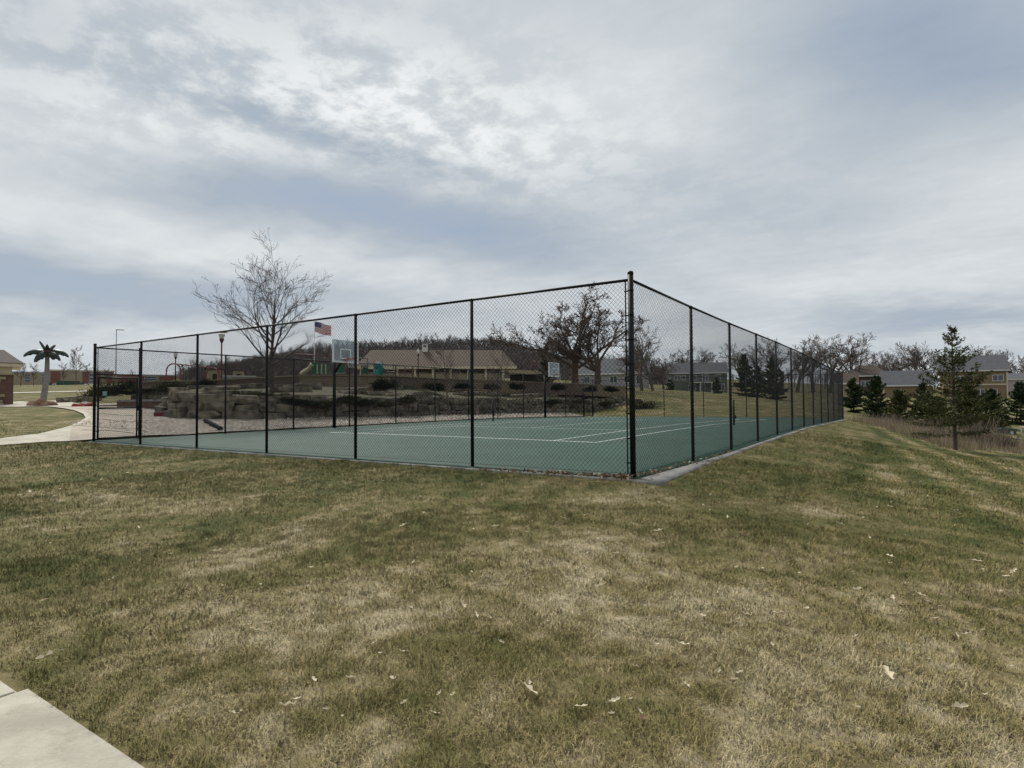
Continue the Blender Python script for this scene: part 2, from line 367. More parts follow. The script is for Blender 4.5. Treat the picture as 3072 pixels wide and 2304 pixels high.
def segs_mesh(name, segs, material, rnd=None, thick=.02, jit=None):
    """branches: (p0,p1,r0,r1) rows -> prisms, 6-sided when thick, 3-sided when thin"""
    A = np.array([[*p0, *p1, r0, r1] for p0, p1, r0, r1 in segs], dtype=float)
    Vs, Fs, base, R = [], [], 0, []
    for sel, n in ((A[:, 6] >= thick, 7), (A[:, 6] < thick, 3)):
        a = A[sel]
        if not len(a): continue
        p0, p1 = a[:, :3], a[:, 3:6]; d = p1-p0; ln = np.linalg.norm(d, axis=1, keepdims=True)+1e-9; d = d/ln
        p1 = p1+d*np.minimum(a[:, 7:8]*.5, ln*.2)
        ref = np.where(np.abs(d[:, 2:3]) < .9, np.array([[0, 0, 1.]]), np.array([[1., 0, 0]]))
        e1 = np.cross(d, ref); e1 /= np.linalg.norm(e1, axis=1, keepdims=True); e2 = np.cross(d, e1)
        t = 2*np.pi*np.arange(n)/n
        ring = e1[:, None, :]*np.cos(t)[None, :, None]+e2[:, None, :]*np.sin(t)[None, :, None]
        V = np.concatenate([p0[:, None]+ring*a[:, 6][:, None, None], p1[:, None]+ring*a[:, 7][:, None, None]], axis=1)
        m = len(a); i = np.arange(n); q = np.stack([i, (i+1) % n, n+(i+1) % n, n+i], 1)
        Fc = (np.arange(m)[:, None, None]*2*n+q[None]).reshape(-1, 4)+base
        Vs.append(V.reshape(-1, 3)); Fs.append(Fc); base += m*2*n
        R.append(np.repeat(rng.random(m), 2*n))
    return npmesh(name, np.concatenate(Vs), [np.concatenate(Fs)], material, np.concatenate(R) if rnd else None)
def tris_cloud(name, P, N, size, material, rnd, aspect=.45):
    """leaf-size triangles at P pointing along N"""
    P = np.asarray(P); N = np.asarray(N); N = N/(np.linalg.norm(N, axis=1, keepdims=True)+1e-9)
    s = size if np.ndim(size) else np.full(len(P), size)
    side = np.cross(N, rng.normal(size=N.shape)); side /= np.linalg.norm(side, axis=1, keepdims=True)+1e-9
    V = np.stack([P-side*(s*aspect)[:, None], P+side*(s*aspect)[:, None], P+N*s[:, None]], 1).reshape(-1, 3)
    return npmesh(name, V, [np.arange(len(V)).reshape(-1, 3)], material, np.repeat(rnd, 3))

# ------------------------------------------------------------------ ground shape
S = 3.048; W = 6*S; LEN = 12*S
def _pl(x, xs, ys): return np.interp(x, xs, ys)
def court_z(x, y):
    x = np.asarray(x, float); y = np.asarray(y, float)
    e0 = _pl(y, [0, 3, 6, 12, 18, 27, 36.6], [0, -.02, -.02, .03, .05, -.05, -.14])
    e1 = _pl(y, [0, 5, 17, 23, 30, 36.6], [.0, .03, .09, .08, .0, -.12])
    mdl = _pl(y, [0, 6.4, 12, 18.3, 27, 36.6], [0, .045, .10, .11, .03, -.06])
    t = np.clip(-x/W, 0, 1)
    return e0*(1-t)+e1*t+(mdl-(e0+e1)/2)*4*t*(1-t)
ctrl = []
def C(x, y, z): ctrl.append((x, y, z))
for k in range(0, 13):
    C(.45, k*S, float(court_z(0, k*S))-.03)
for k in range(0, 7): C(-k*S, -.4, float(court_z(-k*S, 0))-.025)
for k in range(0, 13): C(-W-.4, k*S, float(court_z(-W, k*S))+.01)
for k in range(1, 7): C(-k*S, LEN+.4, float(court_z(-k*S, LEN))-.01)
for p in [(3.45, -8.5, -.42), (-1, -7.2, -.42), (1.5, -7.2, -.42), (8, -8, -.62), (0, -12, -.48), (10, -3, -.8), (-8, -8, -.36), (-15, -7, -.18), (-4, -4, -.25), (-24, -6, .0),
          (3, -3, -.36), (5, 2, -.5), (9, 6, -1.0), (4, 8, -.52), (3.3, 16, -.52), (3.0, 24, -.52),
          (1.6, 33, -.36), (3.3, 26.6, -.58), (4.4, 22.8, -.74), (5.0, 21, -.86), (5.8, 20.4, -.88), (7.1, 19.2, -.92), (8.5, 14, -1.05),
          (8, 40, -1.7), (10.4, 53.5, -2.0), (12, 30, -1.7), (16, 20, -1.9), (22, 60, -2.3), (45, 70, -2.2), (20, 5, -1.9), (60, 20, -2.5), (0, 47, -.9), (5, 50, -1.5),
          (-10, 42, .0), (-18, 42, .1), (-12, 60, .9), (40, -40, -2), (0, -60, -.8), (-60, -60, .5), (-25, -20, .2),
          # west of the court: bank behind the boulder wall, without the wall's own step
          (-21.2, 6, .42), (-21.2, 10, .42), (-21.2, 17, .26), (-21.2, 24, .24), (-21.2, 32, .2), (-21.2, 42, .12),
          (-23, 10, .65), (-23, 20, .55), (-23, 32, .5), (-23, 42, .6), (-26, 12, 1.15), (-26, 22, 1.15), (-25, 34, 1.1), (-30, 22, 1.9), (-34, 30, 2.1), (-30, 42, 2.0)]:
    C(*p)
for (u, v, D) in [(30, 1290, 23), (130, 1252, 28), (60, 1221, 36), (130, 1220, 38), (330, 1262, 26), (300, 1300, 20.5), (490, 1247, 28), (430, 1226, 31), (460, 1216, 34), (240, 1216, 38), (300, 1213, 40),
                  (230, 1203, 55), (50, 1205, 60), (100, 1178, 120), (250, 1174, 125), (60, 1156, 290), (300, 1156, 290), (-300, 1150, 290), (-400, 1200, 80), (560, 1152, 290),
                  (1300, 1160, 62), (1300, 1150, 130), (1560, 1150, 135), (900, 1160, 60), (900, 1148, 130), (600, 1160, 56), (400, 1150, 120), (600, 1150, 120),
                  (1800, 1160, 75), (1800, 1152, 130), (2085, 1180, 105), (2000, 1185, 80), (2172, 1181, 105), (2299, 1191, 90), (2385, 1208, 78), (2440, 1222, 64), (2085, 1177, 170), (2480, 1215, 110),
                  (2600, 1192, 130), (2900, 1192, 135), (3040, 1194, 140), (3300, 1192, 150), (2900, 1235, 85), (3000, 1240, 80), (2750, 1225, 85),
                  (1100, 1115, 300), (1600, 1125, 300), (700, 1128, 300), (2100, 1155, 300), (2900, 1165, 320)]:
    p = at(u, v, D); C(*p)
ctrl = np.array(ctrl)
def _tps(c, lam=.02):
    n = len(c); P = c[:, :2]/10
    d = np.linalg.norm(P[:, None]-P[None], axis=2)
    K = d                               # biharmonic in 3-D (|r|): no overshoot
    A = np.zeros((n+3, n+3)); A[:n, :n] = K+np.eye(n)*0; A[:n, n] = 1; A[:n, n+1:] = P; A[n, :n] = 1; A[n+1:, :n] = P.T
    b = np.zeros(n+3); b[:n] = c[:, 2]
    return P, np.linalg.solve(A, b)
TP, TW = _tps(ctrl)
def sm(x): x = np.clip(x, 0, 1); return x*x*(3-2*x)
# plan of the boulder wall's foot
WALLP = np.array([(-28.2, 7.4), (-26.6, 6.3), (-24.4, 5.7), (-22.5, 6.1), (-21.7, 7.6), (-21.5, 10), (-21.5, 14), (-21.6, 22), (-21.5, 30), (-21.4, 38), (-21.0, 44), (-20.0, 50)])
def wall_side(x, y):
    """distance behind the wall's foot line (positive = uphill)"""
    x = np.asarray(x, float); y = np.asarray(y, float); best = np.full(x.shape, 1e9); sg = np.ones(x.shape)
    for a, b in zip(WALLP[:-1], WALLP[1:]):
        d = b-a; L2 = d@d; t = np.clip(((x-a[0])*d[0]+(y-a[1])*d[1])/L2, 0, 1)
        px, py = a[0]+t*d[0], a[1]+t*d[1]; ds = np.hypot(x-px, y-py); cr = d[0]*(y-a[1])-d[1]*(x-a[0])
        m = ds < best; best = np.where(m, ds, best); sg = np.where(m, np.sign(cr), sg)
    return best*sg
def H(x, y, raw=False):
    x = np.asarray(x, float); y = np.asarray(y, float); sh = x.shape; X = x.ravel(); Y = y.ravel()
    out = np.empty(len(X))
    for s0 in range(0, len(X), 20000):
        q = np.stack([X[s0:s0+20000], Y[s0:s0+20000]], 1)/10
        d = np.linalg.norm(q[:, None]-TP[None], axis=2)
        out[s0:s0+20000] = d@TW[:-3]+TW[-3]+q@TW[-2:]
    out = out.reshape(sh)
    b = wall_side(x, y)
    amp = sm((y-4.5)/3)*(1-sm((y-39)/11))*sm((x+33)/5)
    out = out+amp*1.0*sm((b-.25)/.5)*(1-sm((b-7)/16))
    if not raw:
        ins = np.minimum(np.minimum(x+W+.15, .12-x), np.minimum(y+.15, LEN+.15-y))
        out = np.where(ins > 0, np.minimum(out, court_z(x, y)-.25), out)
    return out
def h(x, y): return float(H(np.array([x]), np.array([y]), True)[0])
def ground(u, v, lo=3, hi=400):
    """where the sight line through photo pixel (u,v) meets the ground"""
    r = ray(u, v); t = np.exp(np.linspace(math.log(lo), math.log(hi), 1500)); P = CAM[None]+t[:, None]*r[None]
    dz = P[:, 2]-H(P[:, 0], P[:, 1], True); i = np.argmax(dz < 0)
    if not (dz < 0).any(): i = len(t)-1
    return P[i]

def lines(lo, hi, fine_lo, fine_hi, fs):
    a = list(np.arange(fine_lo, fine_hi+1e-6, fs)); s = fs; x = fine_lo
    while x > lo: s *= 1.18; x -= s; a.append(x)
    s = fs; x = fine_hi
    while x < hi: s *= 1.18; x += s; a.append(x)
    return np.array(sorted(a))
gx = lines(-1500, 1500, -38, 14, .35); gy = lines(-900, 1800, -12, 50, .4)
GX, GY = np.meshgrid(gx, gy); GZ = H(GX, GY)
far = np.hypot(GX+20, GY-10)
# wooded ridge behind the buildings
def ridge(x, y):
    dx = x-CAM[0]; dy = y-CAM[1]; r = np.hypot(dx, dy); az = np.degrees(np.arctan2(dx, dy))
    prof = np.interp(az, [-64, -62.2, -58.5, -54.5, -51.9, -47.8, -41, -38.5, -34.3, -32.6, -30.9, -28.3, -19, -10, 0, 12], [0, 1, 6, 12, 15, 18, 21, 22, 22, 19, 15, 11, 5, 2, 0, 0])
    return prof*sm((r-250)/170)
RZ = ridge(GX, GY)
flat = sm((far-330)/200)
GZ = GZ*(1-flat)+np.clip(GZ, -3, 9)*flat
GZ += RZ
ny, nx = GX.shape
idx = np.arange(nx*ny).reshape(ny, nx)
q = np.stack([idx[:-1, :-1], idx[:-1, 1:], idx[1:, 1:], idx[1:, :-1]], -1).reshape(-1, 4)
me = npmesh('lawn', np.stack([GX, GY, GZ], -1).reshape(-1, 3), [q], MT['lawn'], smooth=True)
ground_o = tag(link('lawn', me), 'patchy dormant lawn, tan and olive, around the fenced court', kind='structure')
def HR(x, y):
    x = np.asarray(x, float); y = np.asarray(y, float); z = H(x, y, True); fr = np.hypot(x+20, y-10); fl = sm((fr-330)/200)
    return z*(1-fl)+np.clip(z, -3, 9)*fl+ridge(x, y)

# ------------------------------------------------------------------ sheets laid on the ground
def ribbon(name, A, B, material, n=40, m=6, lift=.012, zf=None, parent=None, kind=None, label=None, thick=0):
    """surface lofted between two plan polylines, draped on the ground"""
    def res(P):
        P = np.array(P, float)[:, :2]; s = np.concatenate([[0], np.cumsum(np.linalg.norm(np.diff(P, axis=0), axis=1))]); t = np.linspace(0, s[-1], n)
        return np.stack([np.interp(t, s, P[:, 0]), np.interp(t, s, P[:, 1])], 1)
    a, b = res(A), res(B); t = np.linspace(0, 1, m)[None, :, None]
    G = a[:, None]*(1-t)+b[:, None]*t
    Z = (zf(G[..., 0], G[..., 1]) if zf else H(G[..., 0], G[..., 1], True))+lift
    V = np.concatenate([G, Z[..., None]], -1).reshape(-1, 3); I = np.arange(n*m).reshape(n, m)
    Q = np.stack([I[:-1, :-1], I[1:, :-1], I[1:, 1:], I[:-1, 1:]], -1).reshape(-1, 4)
    Fs = [Q]
    if thick:
        b0 = len(V); rimi = np.concatenate([I[0, :], I[1:, -1], I[-1, -2::-1], I[-2:0:-1, 0]]); low = V[rimi]-np.array([0, 0, thick]); V = np.concatenate([V, low]); k = len(rimi); j = np.arange(k)
        Fs.append(np.stack([rimi, rimi[(j+1) % k], b0+(j+1) % k, b0+j], 1))
    o = link(name, npmesh(name, V, Fs, material, smooth=not thick), parent)
    if kind or label: tag(o, label, kind=kind)
    return o
# court surface
ribbon('court_surface', [(.10, -.10), (.10, LEN+.1)], [(-W-.1, -.10), (-W-.1, LEN+.1)], MT['court'], 80, 40, 0, court_z, kind='structure', label='muted green hard court surface inside the fence', thick=.06)
co_s = bpy.data.objects['court_surface']
# concrete edging along the fences, in poured lengths
ed = tag(bpy.data.objects.new('concrete_edging', None), 'grey concrete edging strip under the fence', kind='structure'); COL.objects.link(ed)
def ez(x, y): return court_z(x, y)
for k in range(12):
    wob = .03*math.sin(k*2.1)
    ribbon('edging_strip', [(.105, k*S+.012 if k else -.10), (.105, (k+1)*S)], [(.30+wob if k else .54, k*S+.012 if k else -.34), (.26+wob if k else .34, (k+1)*S)], MT['concg'], 8, 3, -.012, ez, ed, thick=.12)
for k in range(6):
    ribbon('edging_strip', [(-k*S+(.105 if not k else 0), -.105), (-(k+1)*S+.012, -.105)], [(-k*S+(.6 if not k else 0), -.27 if k else -.34), (-(k+1)*S+.012, -.24)], MT['concg'], 8, 3, -.014, ez, ed, thick=.12)
for k in range(12): ribbon('edging_strip', [(-W-.105, k*S), (-W-.105, (k+1)*S-.012)], [(-W-.3, k*S), (-W-.3, (k+1)*S-.012)], MT['concg'], 8, 3, -.012, ez, ed, thick=.12)
for k in range(6): ribbon('edging_strip', [(-k*S, LEN+.105), (-(k+1)*S+.012, LEN+.105)], [(-k*S, LEN+.3), (-(k+1)*S+.012, LEN+.3)], MT['concg'], 8, 3, -.012, ez, ed, thick=.12)
# painted lines
X0, X1 = -3.66, -14.63; Y0 = 6.40; Y1 = Y0+23.77; mx = (X0+X1)/2; s0, s1 = X0-1.37, X1+1.37; lw = .055
def line(p, q_, wd=lw):
    p = np.array(p, float); q_ = np.array(q_, float); d = (q_-p)/np.linalg.norm(q_-p); n_ = np.array([-d[1], d[0]])*wd/2
    ribbon('court_line', [p+n_, q_+n_], [p-n_, q_-n_], MT['white'], 60, 2, .005, court_z, co_s)
line((X0+.027, Y0), (X1-.027, Y0), .10); line((X0+.027, Y1), (X1-.027, Y1), .10)
for x in (X0, s0, s1, X1): line((x, Y0+.052), (x, Y1-.052))
for y in (Y0+5.49, Y1-5.49): line((s0-.028, y), (s1+.028, y))
line((mx, Y0+5.49+.03), (mx, Y1-5.49-.03))
# near sidewalk, slab by slab (real joints between)
sw = tag(bpy.data.objects.new('sidewalk', None), 'pale concrete sidewalk at the near left corner', kind='structure'); COL.objects.link(sw)
J = -.62
for k in range(-9, 7):
    x0 = J+k*1.52+.004; x1 = J+(k+1)*1.52-.004; off = .0 if k >= 0 else -.05
    bm = bmesh.new()
    bmesh.ops.create_cube(bm, size=1)
    for v_ in bm.verts: v_.co = Vector(((x0+x1)/2+v_.co.x*(x1-x0), -7.23+off-.76+v_.co.y*1.52, -.03+v_.co.z*.10+h(.5, -7.9)))
    bmesh.ops.bevel(bm, geom=bm.edges[:], offset=.010, segments=2, affect='EDGES')
    me = bpy.data.meshes.new('slab'); bm.to_mesh(me); bm.free(); me.materials.append(MT['conc']); link('slab', me, sw)
# left walkway, plaza and distant path
g = lambda u, v: ground(u, v)[:2]
ribbon('path', [g(-700, 1420), g(-300, 1372), g(0, 1338), g(140, 1328), (-W-.32, -.55)], [g(-700, 1362), g(-300, 1342), g(0, 1318), g(120, 1303), g(215, 1278)], MT['conc'], 40, 8, .03, kind='structure', label='pale concrete walkway curving to the gate')
ribbon('plaza', [(-W-.32, -.55), (-W-.32, .5), (-W-.32, 1.6), g(408, 1290), g(418, 1250), g(428, 1228), g(510, 1219)],
       [g(215, 1278), g(240, 1268), g(257, 1256), g(250, 1245), g(225, 1234), g(190, 1227), g(140, 1221.5)], MT['plaza'], 60, 14, .035, kind='structure', label='tan concrete plaza beyond the gate')
ribbon('concrete_band', [g(215, 1278), g(240, 1268), g(257, 1256), g(250, 1245), g(225, 1234), g(190, 1227), g(140, 1221.5)],
       [g(222, 1282), g(252, 1271), g(274, 1256), g(266, 1244), g(238, 1233), g(198, 1225.6), g(150, 1220.5)], MT['conc'], 60, 3, .05, kind='structure', label='pale band edging the plaza')
for (a, b) in [((215, 1279), (385, 1291)), ((240, 1293), (395, 1303)), ((268, 1241), (392, 1250)), ((255, 1229), (400, 1232)), ((276, 1258), (400, 1268))]:
    P, Q = g(*a), g(*b); n_ = np.array([0, .16])
    ribbon('concrete_band', [P, Q], [P+n_, Q+n_], MT['conc'], 20, 2, .052, kind='structure')
ribbon('plaza', [g(-300, 1222), g(0, 1221), g(140, 1221.2), g(300, 1218.6), g(430, 1217)], [g(-300, 1214), g(0, 1209), g(60, 1204.5), g(230, 1211), g(420, 1211.5)], MT['conc'], 50, 6, .03, kind='structure', label='pale paving around the fake palm')
ribbon('path', [g(-200, 1186), g(60, 1180.5), g(280, 1175)], [g(-200, 1183), g(60, 1178), g(280, 1172.6)], MT['conc'], 30, 3, .06, kind='structure', label='thin pale footpath crossing the far lawn')
# gravel beside the court and under the boulder wall, mulch bank above it
ga = [(-W-.32, 1.6), (-W-.32, 6), (-W-.32, 12), (-W-.32, 20), (-W-.32, 28), (-W-.32, 36)]
gb = [g(428, 1228), g(505, 1225), (-26.6, 6.2), (-23.5, 5.8), (-21.8, 8), (-21.6, 14), (-21.6, 24), (-21.5, 33), (-20.5, 37)]
ribbon('gravel_bed', ga, gb, MT['gravel'], 90, 12, .03, kind='structure', label='pinkish river gravel strip beside the court')
wb = WALLP[1:]+np.array([-.45, .1]); top = [(-35, 10), (-33, 13), (-30.5, 17), (-28.6, 22), (-27.0, 28), (-25.5, 34), (-24, 41), (-22, 50)]
ribbon('planted_bank', wb, top, MT['mulch'], 110, 30, .03, kind='structure', label='mulched planting bank above the boulder wall')

# ------------------------------------------------------------------ fence
fence = thing('chain_link_fence', 'tall black chain-link fence enclosing the green court', 'fence', (0, 0, 0))
HT = 3.0
def zc(x, y): return float(court_z(x, y))
def post(x, y, r, extra=.03, hgt=HT):
    z = zc(x, y)
    b = MB().tube((x, y, z-.08), (x, y, z+hgt+extra), r, n=14)
    b.lathe([(r*1.06, z+hgt+extra-.03), (r*1.06, z+hgt+extra+.005), (r*.85, z+hgt+extra+.02), (r*.3, z+hgt+extra+.028)], 14, (x, y))
    b.build('post', MT['black'], fence, True)
def rail(p, q_):
    b = MB(); b.tube((p[0], p[1], zc(*p)+HT), (q_[0], q_[1], zc(*q_)+HT), .0225, n=8); b.build('top_rail', MT['black'], fence, True)
    MB().tube((p[0], p[1], zc(*p)+.05), (q_[0], q_[1], zc(*q_)+.05), .003, n=4).build('tension_wire', MT['wire'], fence)
def wires(p, q_, z0, z1, off, r=.0020, wob=.004):
    """woven diamonds between plan points p and q_, from height z0 to z1 above the court"""
    p = np.array(p, float); q_ = np.array(q_, float); L_ = np.linalg.norm(q_-p); d = (q_-p)/L_; nrm = np.array([d[1], -d[0]])*off
    hh = z1-z0; P = .0735; segs = []
    for sgn in (1, -1):
        k0 = -int(hh/P)-1 if sgn > 0 else 0; k1 = int(L_/P)+1 if sgn > 0 else int((L_+hh)/P)+1
        for k in range(k0, k1):
            s_, t0, t1 = k*P+.01, 0., hh
            # position along panel = s_ + sgn*t
            if sgn > 0: t0 = max(0, -s_); t1 = min(hh, L_-s_)
            else: t0 = max(0, s_-L_); t1 = min(hh, s_)
            if t1-t0 < .03: continue
            nn = 1
            for j in range(nn):
                a = t0+(t1-t0)*j/nn; b = t0+(t1-t0)*(j+1)/nn
                xa, xb = s_+sgn*a, s_+sgn*b
                A_ = p+d*xa+nrm*(1+sgn*.12); B_ = p+d*xb+nrm*(1+sgn*.12)
                jz = random.uniform(-wob, wob)
                segs.append(((A_[0], A_[1], zc(*A_)+z0+a+jz), (B_[0], B_[1], zc(*B_)+z0+b+jz), r, r))
    return segs
def panel(p, q_, off, z0=.03, z1=HT-.02, name='mesh_panel', parent=None, r=.0020):
    return link(name, segs_mesh(name, wires(p, q_, z0, z1, off, r), MT['wire'], thick=0.0), parent or fence)
def bands(x, y, dx, dy, z0=.2, n=8, hgt=HT):
    """tension bar and its bands beside a terminal post"""
    z = zc(x, y); b = MB()
    b.box(x+dx*.085-.008, x+dx*.085+.008, y+dy*.085-.008, y+dy*.085+.008, z+.05, z+hgt-.02); b.build('tension_bar', MT['black'], fence)
    for i in range(n):
        zz_ = z+z0+(hgt-.18-z0)*i/(n-1)
        c = MB().lathe([(.046, zz_), (.046, zz_+.022)], 12, (x, y)); a = abs(dx)
        c.box(min(x+dx*.04, x+dx*.105)-(1-a)*.006, max(x+dx*.04, x+dx*.105)+(1-a)*.006, min(y+dy*.04, y+dy*.105)-a*.006, max(y+dy*.04, y+dy*.105)+a*.006, zz_+.001, zz_+.021)
        c.build('band', MT['black'], fence)
sideA = [(-k*S, 0) for k in range(7)]; sideB = [(0, k*S) for k in range(13)]
sideD = [(-k*S, LEN) for k in range(7)]; GATE = 1.37
sideC = [(-W, 0), (-W, GATE)]+[(-W, GATE+k*S) for k in range(1, 11)]+[(-W, 34.85), (-W, LEN)]
post(0, 0, .043, .11); post(-W, 0, .043, .11); post(0, LEN, .043, .11); post(-W, LEN, .043, .11)
for p in sideA[1:-1]+sideB[1:-1]+sideD[1:-1]: post(*p, .031, .0)
for i, p in enumerate(sideC[1:-1]): post(*p, .052 if i in (0,) else (.043 if i == 11 else .031), .06 if i in (0, 11) else 0)
for sd_, off in ((sideA, .036), (sideB, .036), (sideC, -.036), (sideD, .036)):
    for i, (p, q_) in enumerate(zip(sd_[:-1], sd_[1:])):
        rail(p, q_)
        gate_bay = sd_ is sideC and i in (0, len(sd_)-2)
        o_ = off if sd_ in (sideA,) else (off if sd_ is sideB else off)
        panel(p, q_, (-o_ if sd_ is sideA else o_) if sd_ is not sideC else -.036, z0=2.17 if gate_bay else .03)
        if gate_bay: MB().tube((p[0], p[1], zc(*p)+2.15), (q_[0], q_[1], zc(*q_)+2.15), .0225, n=8).build('gate_header', MT['black'], fence, True)
bands(0, 0, -1, 0); bands(0, 0, 0, 1); bands(-W, 0, 1, 0, n=6); bands(-W, 0, 0, 1, 2.3, 2, 3.0)
def gate(y0, y1):
    g_ = link('gate', None, fence) if False else bpy.data.objects.new('gate', None); COL.objects.link(g_) if g_.name not in COL.objects else None
    g_.parent = fence; z = zc(-W, y0); x = -W+.0
    a, b = y0+.11, y1-.10
    fr = MB()
    for (p, q_) in (((x, a, z+.07), (x, a, z+2.04)), ((x, b, z+.07), (x, b, z+2.04)), ((x, a, z+.07), (x, b, z+.07)), ((x, a, z+2.04), (x, b, z+2.04)), ((x, a, z+1.05), (x, b, z+1.05))):
        fr.tube(p, q_, .027, n=8)
    fr.build('gate_frame', MT['black'], g_, True)
    link('gate_mesh', segs_mesh('gate_mesh', wires((x, a), (x, b), .08, 2.03, .026), MT['wire'], thick=0.0), g_)
    hg = MB()
    for zz_ in (.3, 1.8): hg.tube((x, a-.07, z+zz_), (x, a, z+zz_), .016, n=6); hg.lathe([(.032, z+zz_-.04), (.032, z+zz_+.04)], 10, (x, a))
    hg.build('hinge', MT['black'], g_)
    MB().tube((x-.03, b, z+1.0), (x+.05, b, z+1.0), .014, n=6).box(x-.02, x+.02, b-.02, b+.08, z+.96, z+1.12).build('latch', MT['black'], g_)
gate(0, GATE); gate(34.9, LEN)
# small teal notice wired to the gate mesh
sg = thing('sign', 'small teal notice plate wired to the mesh of the gate', 'sign', (-W+.06, .27, zc(-W, 0)+1.52))
MB().box(-.006, .006, -.065, .065, -.075, .075).build('plate', MT['signteal'], sg)
MB().box(.0065, .009, -.045, .045, .03, .05).box(.0065, .009, -.045, .03, .0, .012).box(.0065, .009, -.045, .035, -.03, -.018).build('print', MT['trimw'], sg)

# net posts
for i, (x, lab) in enumerate(((-2.75, 'black net post without a net, on the near right side of the court'), (-15.54, 'black net post without a net, at the court side by the boulder wall'))):
    t = thing('net_post', lab, 'net post', (x, Y0+11.885, zc(x, 18.3)), group='net posts without a net')
    MB().tube((0, 0, -.05), (0, 0, 1.07), .04, n=12).build('post', MT['black'], t, True)
    MB().lathe([(.046, 1.05), (.046, 1.08), (.02, 1.10)], 12).build('cap', MT['black'], t)
    MB().box(.03, .09, -.04, .04, .28, .42).tube((.09, 0, .35), (.15, 0, .35), .012, n=6).build('winder', MT['black'], t)

# ------------------------------------------------------------------ basketball hoops
def hoop(y, label):
    x = -17.95; z = zc(x, y)
    t = thing('basketball_hoop', label, 'basketball hoop', (x, y, z), group='basketball hoops by the far fence')
    MB().tube((0, 0, -.05), (0, 0, 2.95), .076, n=14).build('post', MT['black'], t, True)
    arm = MB()
    arm.tube((0, 0, 2.45), (.66, 0, 3.12), .05, n=8).tube((0, 0, 2.9), (.66, 0, 3.55), .035, n=8); arm.build('arm', MT['black'], t, True)
    bx = .74; z0, z1 = 2.88, 3.88; hw = .72
    MB().box(bx, bx+.012, -hw+.06, hw-.06, z0+.05, z1-.05).build('board_glass', MT['glass'], t)
    fr = MB(); fr.box(bx-.03, bx+.035, -hw, -hw+.065, z0, z1).box(bx-.03, bx+.035, hw-.065, hw, z0, z1)
    fr.box(bx-.028, bx+.033, -hw+.065, hw-.065, z0, z0+.075).box(bx-.028, bx+.033, -hw+.065, hw-.065, z1-.045, z1); fr.build('board_frame', MT['white'], t)
    sq = MB(); a = bx+.014
    sq.box(a, a+.004, -.305, -.25, 3.05, 3.50).box(a, a+.004, .25, .305, 3.05, 3.50).box(a, a+.004, -.25, .25, 3.45, 3.50).box(a, a+.004, -.25, .25, 3.05, 3.10)
    sq.build('target_square', MT['white'], t)
    br = MB().box(bx-.06, bx-.03, -.17, -.11, z0+.02, z1-.1).box(bx-.06, bx-.03, .11, .17, z0+.02, z1-.1).box(bx-.06, bx-.03, -.11, .11, 3.0, 3.3).box(.60, bx-.06, -.1, .1, 3.04, 3.5)
    br.build('mount', MT['black'], t)
    pts = [(bx+.15+.2286+.2286*math.cos(i*math.pi/10), .2286*math.sin(i*math.pi/10), 3.05) for i in range(21)]
    MB().poly(pts, .012, 6).box(bx+.035, bx+.16, -.06, .06, 2.98, 3.06).box(bx+.14, bx+.17, -.12, .12, 3.03, 3.045).build('rim', MT['rim'], t)
    nt = MB()
    for i in range(12):
        a0 = i*math.pi/6; cx = bx+.3786
        for sgn in (1, -1):
            for k in range(3):
                r0, r1 = .22-.035*k, .22-.035*(k+1); b0 = a0+sgn*.26*k; b1 = a0+sgn*.26*(k+1)
                nt.tube((cx+r0*math.cos(b0), r0*math.sin(b0), 3.04-.13*k), (cx+r1*math.cos(b1), r1*math.sin(b1), 3.04-.13*(k+1)), .003, n=3, cap=False)
    nt.build('net', MT['netw'], t)
hoop(9.35, 'nearer basketball hoop with wide clear backboard on a black pole')
hoop(28.1, 'farther basketball hoop, small clear backboard at the far end of the court')

# ------------------------------------------------------------------ boulders
def blockmesh(seed, flat_=1., jitter=.13):
    r = random.Random(seed); bm = bmesh.new(); bmesh.ops.create_cube(bm, size=1)
    bmesh.ops.subdivide_edges(bm, edges=bm.edges[:], cuts=1, use_grid_fill=True)
    for v_ in bm.verts:
        c = v_.co; n_ = sum(abs(abs(a)-.5) < 1e-3 for a in c)
        k = {3: .90, 2: .97, 1: 1.03}.get(n_, 1)
        v_.co = Vector((c.x*k+r.uniform(-jitter, jitter)*.6, c.y*k+r.uniform(-jitter, jitter)*.6, c.z*(k if k < .9 else 1)+r.uniform(-jitter, jitter)*.5*flat_))
    bmesh.ops.bevel(bm, geom=[e for e in bm.edges if e.calc_face_angle(0) > .9], offset=.03, segments=1, affect='EDGES')
    bmesh.ops.triangulate(bm, faces=[f for f in bm.faces if len(f.verts) > 4])
    me_ = bpy.data.meshes.new('boulder'); bm.to_mesh(me_); bm.free(); return me_
BV = []
for i in range(9):
    me_ = blockmesh(i); me_.materials.append(MT['boulder']); me2 = me_.copy(); me2.materials.clear(); me2.materials.append(MT['boulderd']); BV.append((me_, me2))
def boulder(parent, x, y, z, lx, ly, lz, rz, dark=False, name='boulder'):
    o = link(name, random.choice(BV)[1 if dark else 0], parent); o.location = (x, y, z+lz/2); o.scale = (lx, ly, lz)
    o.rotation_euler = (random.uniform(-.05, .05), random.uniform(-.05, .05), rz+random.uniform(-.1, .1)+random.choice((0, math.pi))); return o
wallp = thing('boulder_wall', 'long stacked limestone boulder wall behind the far side of the court', 'boulder wall', (0, 0, 0))
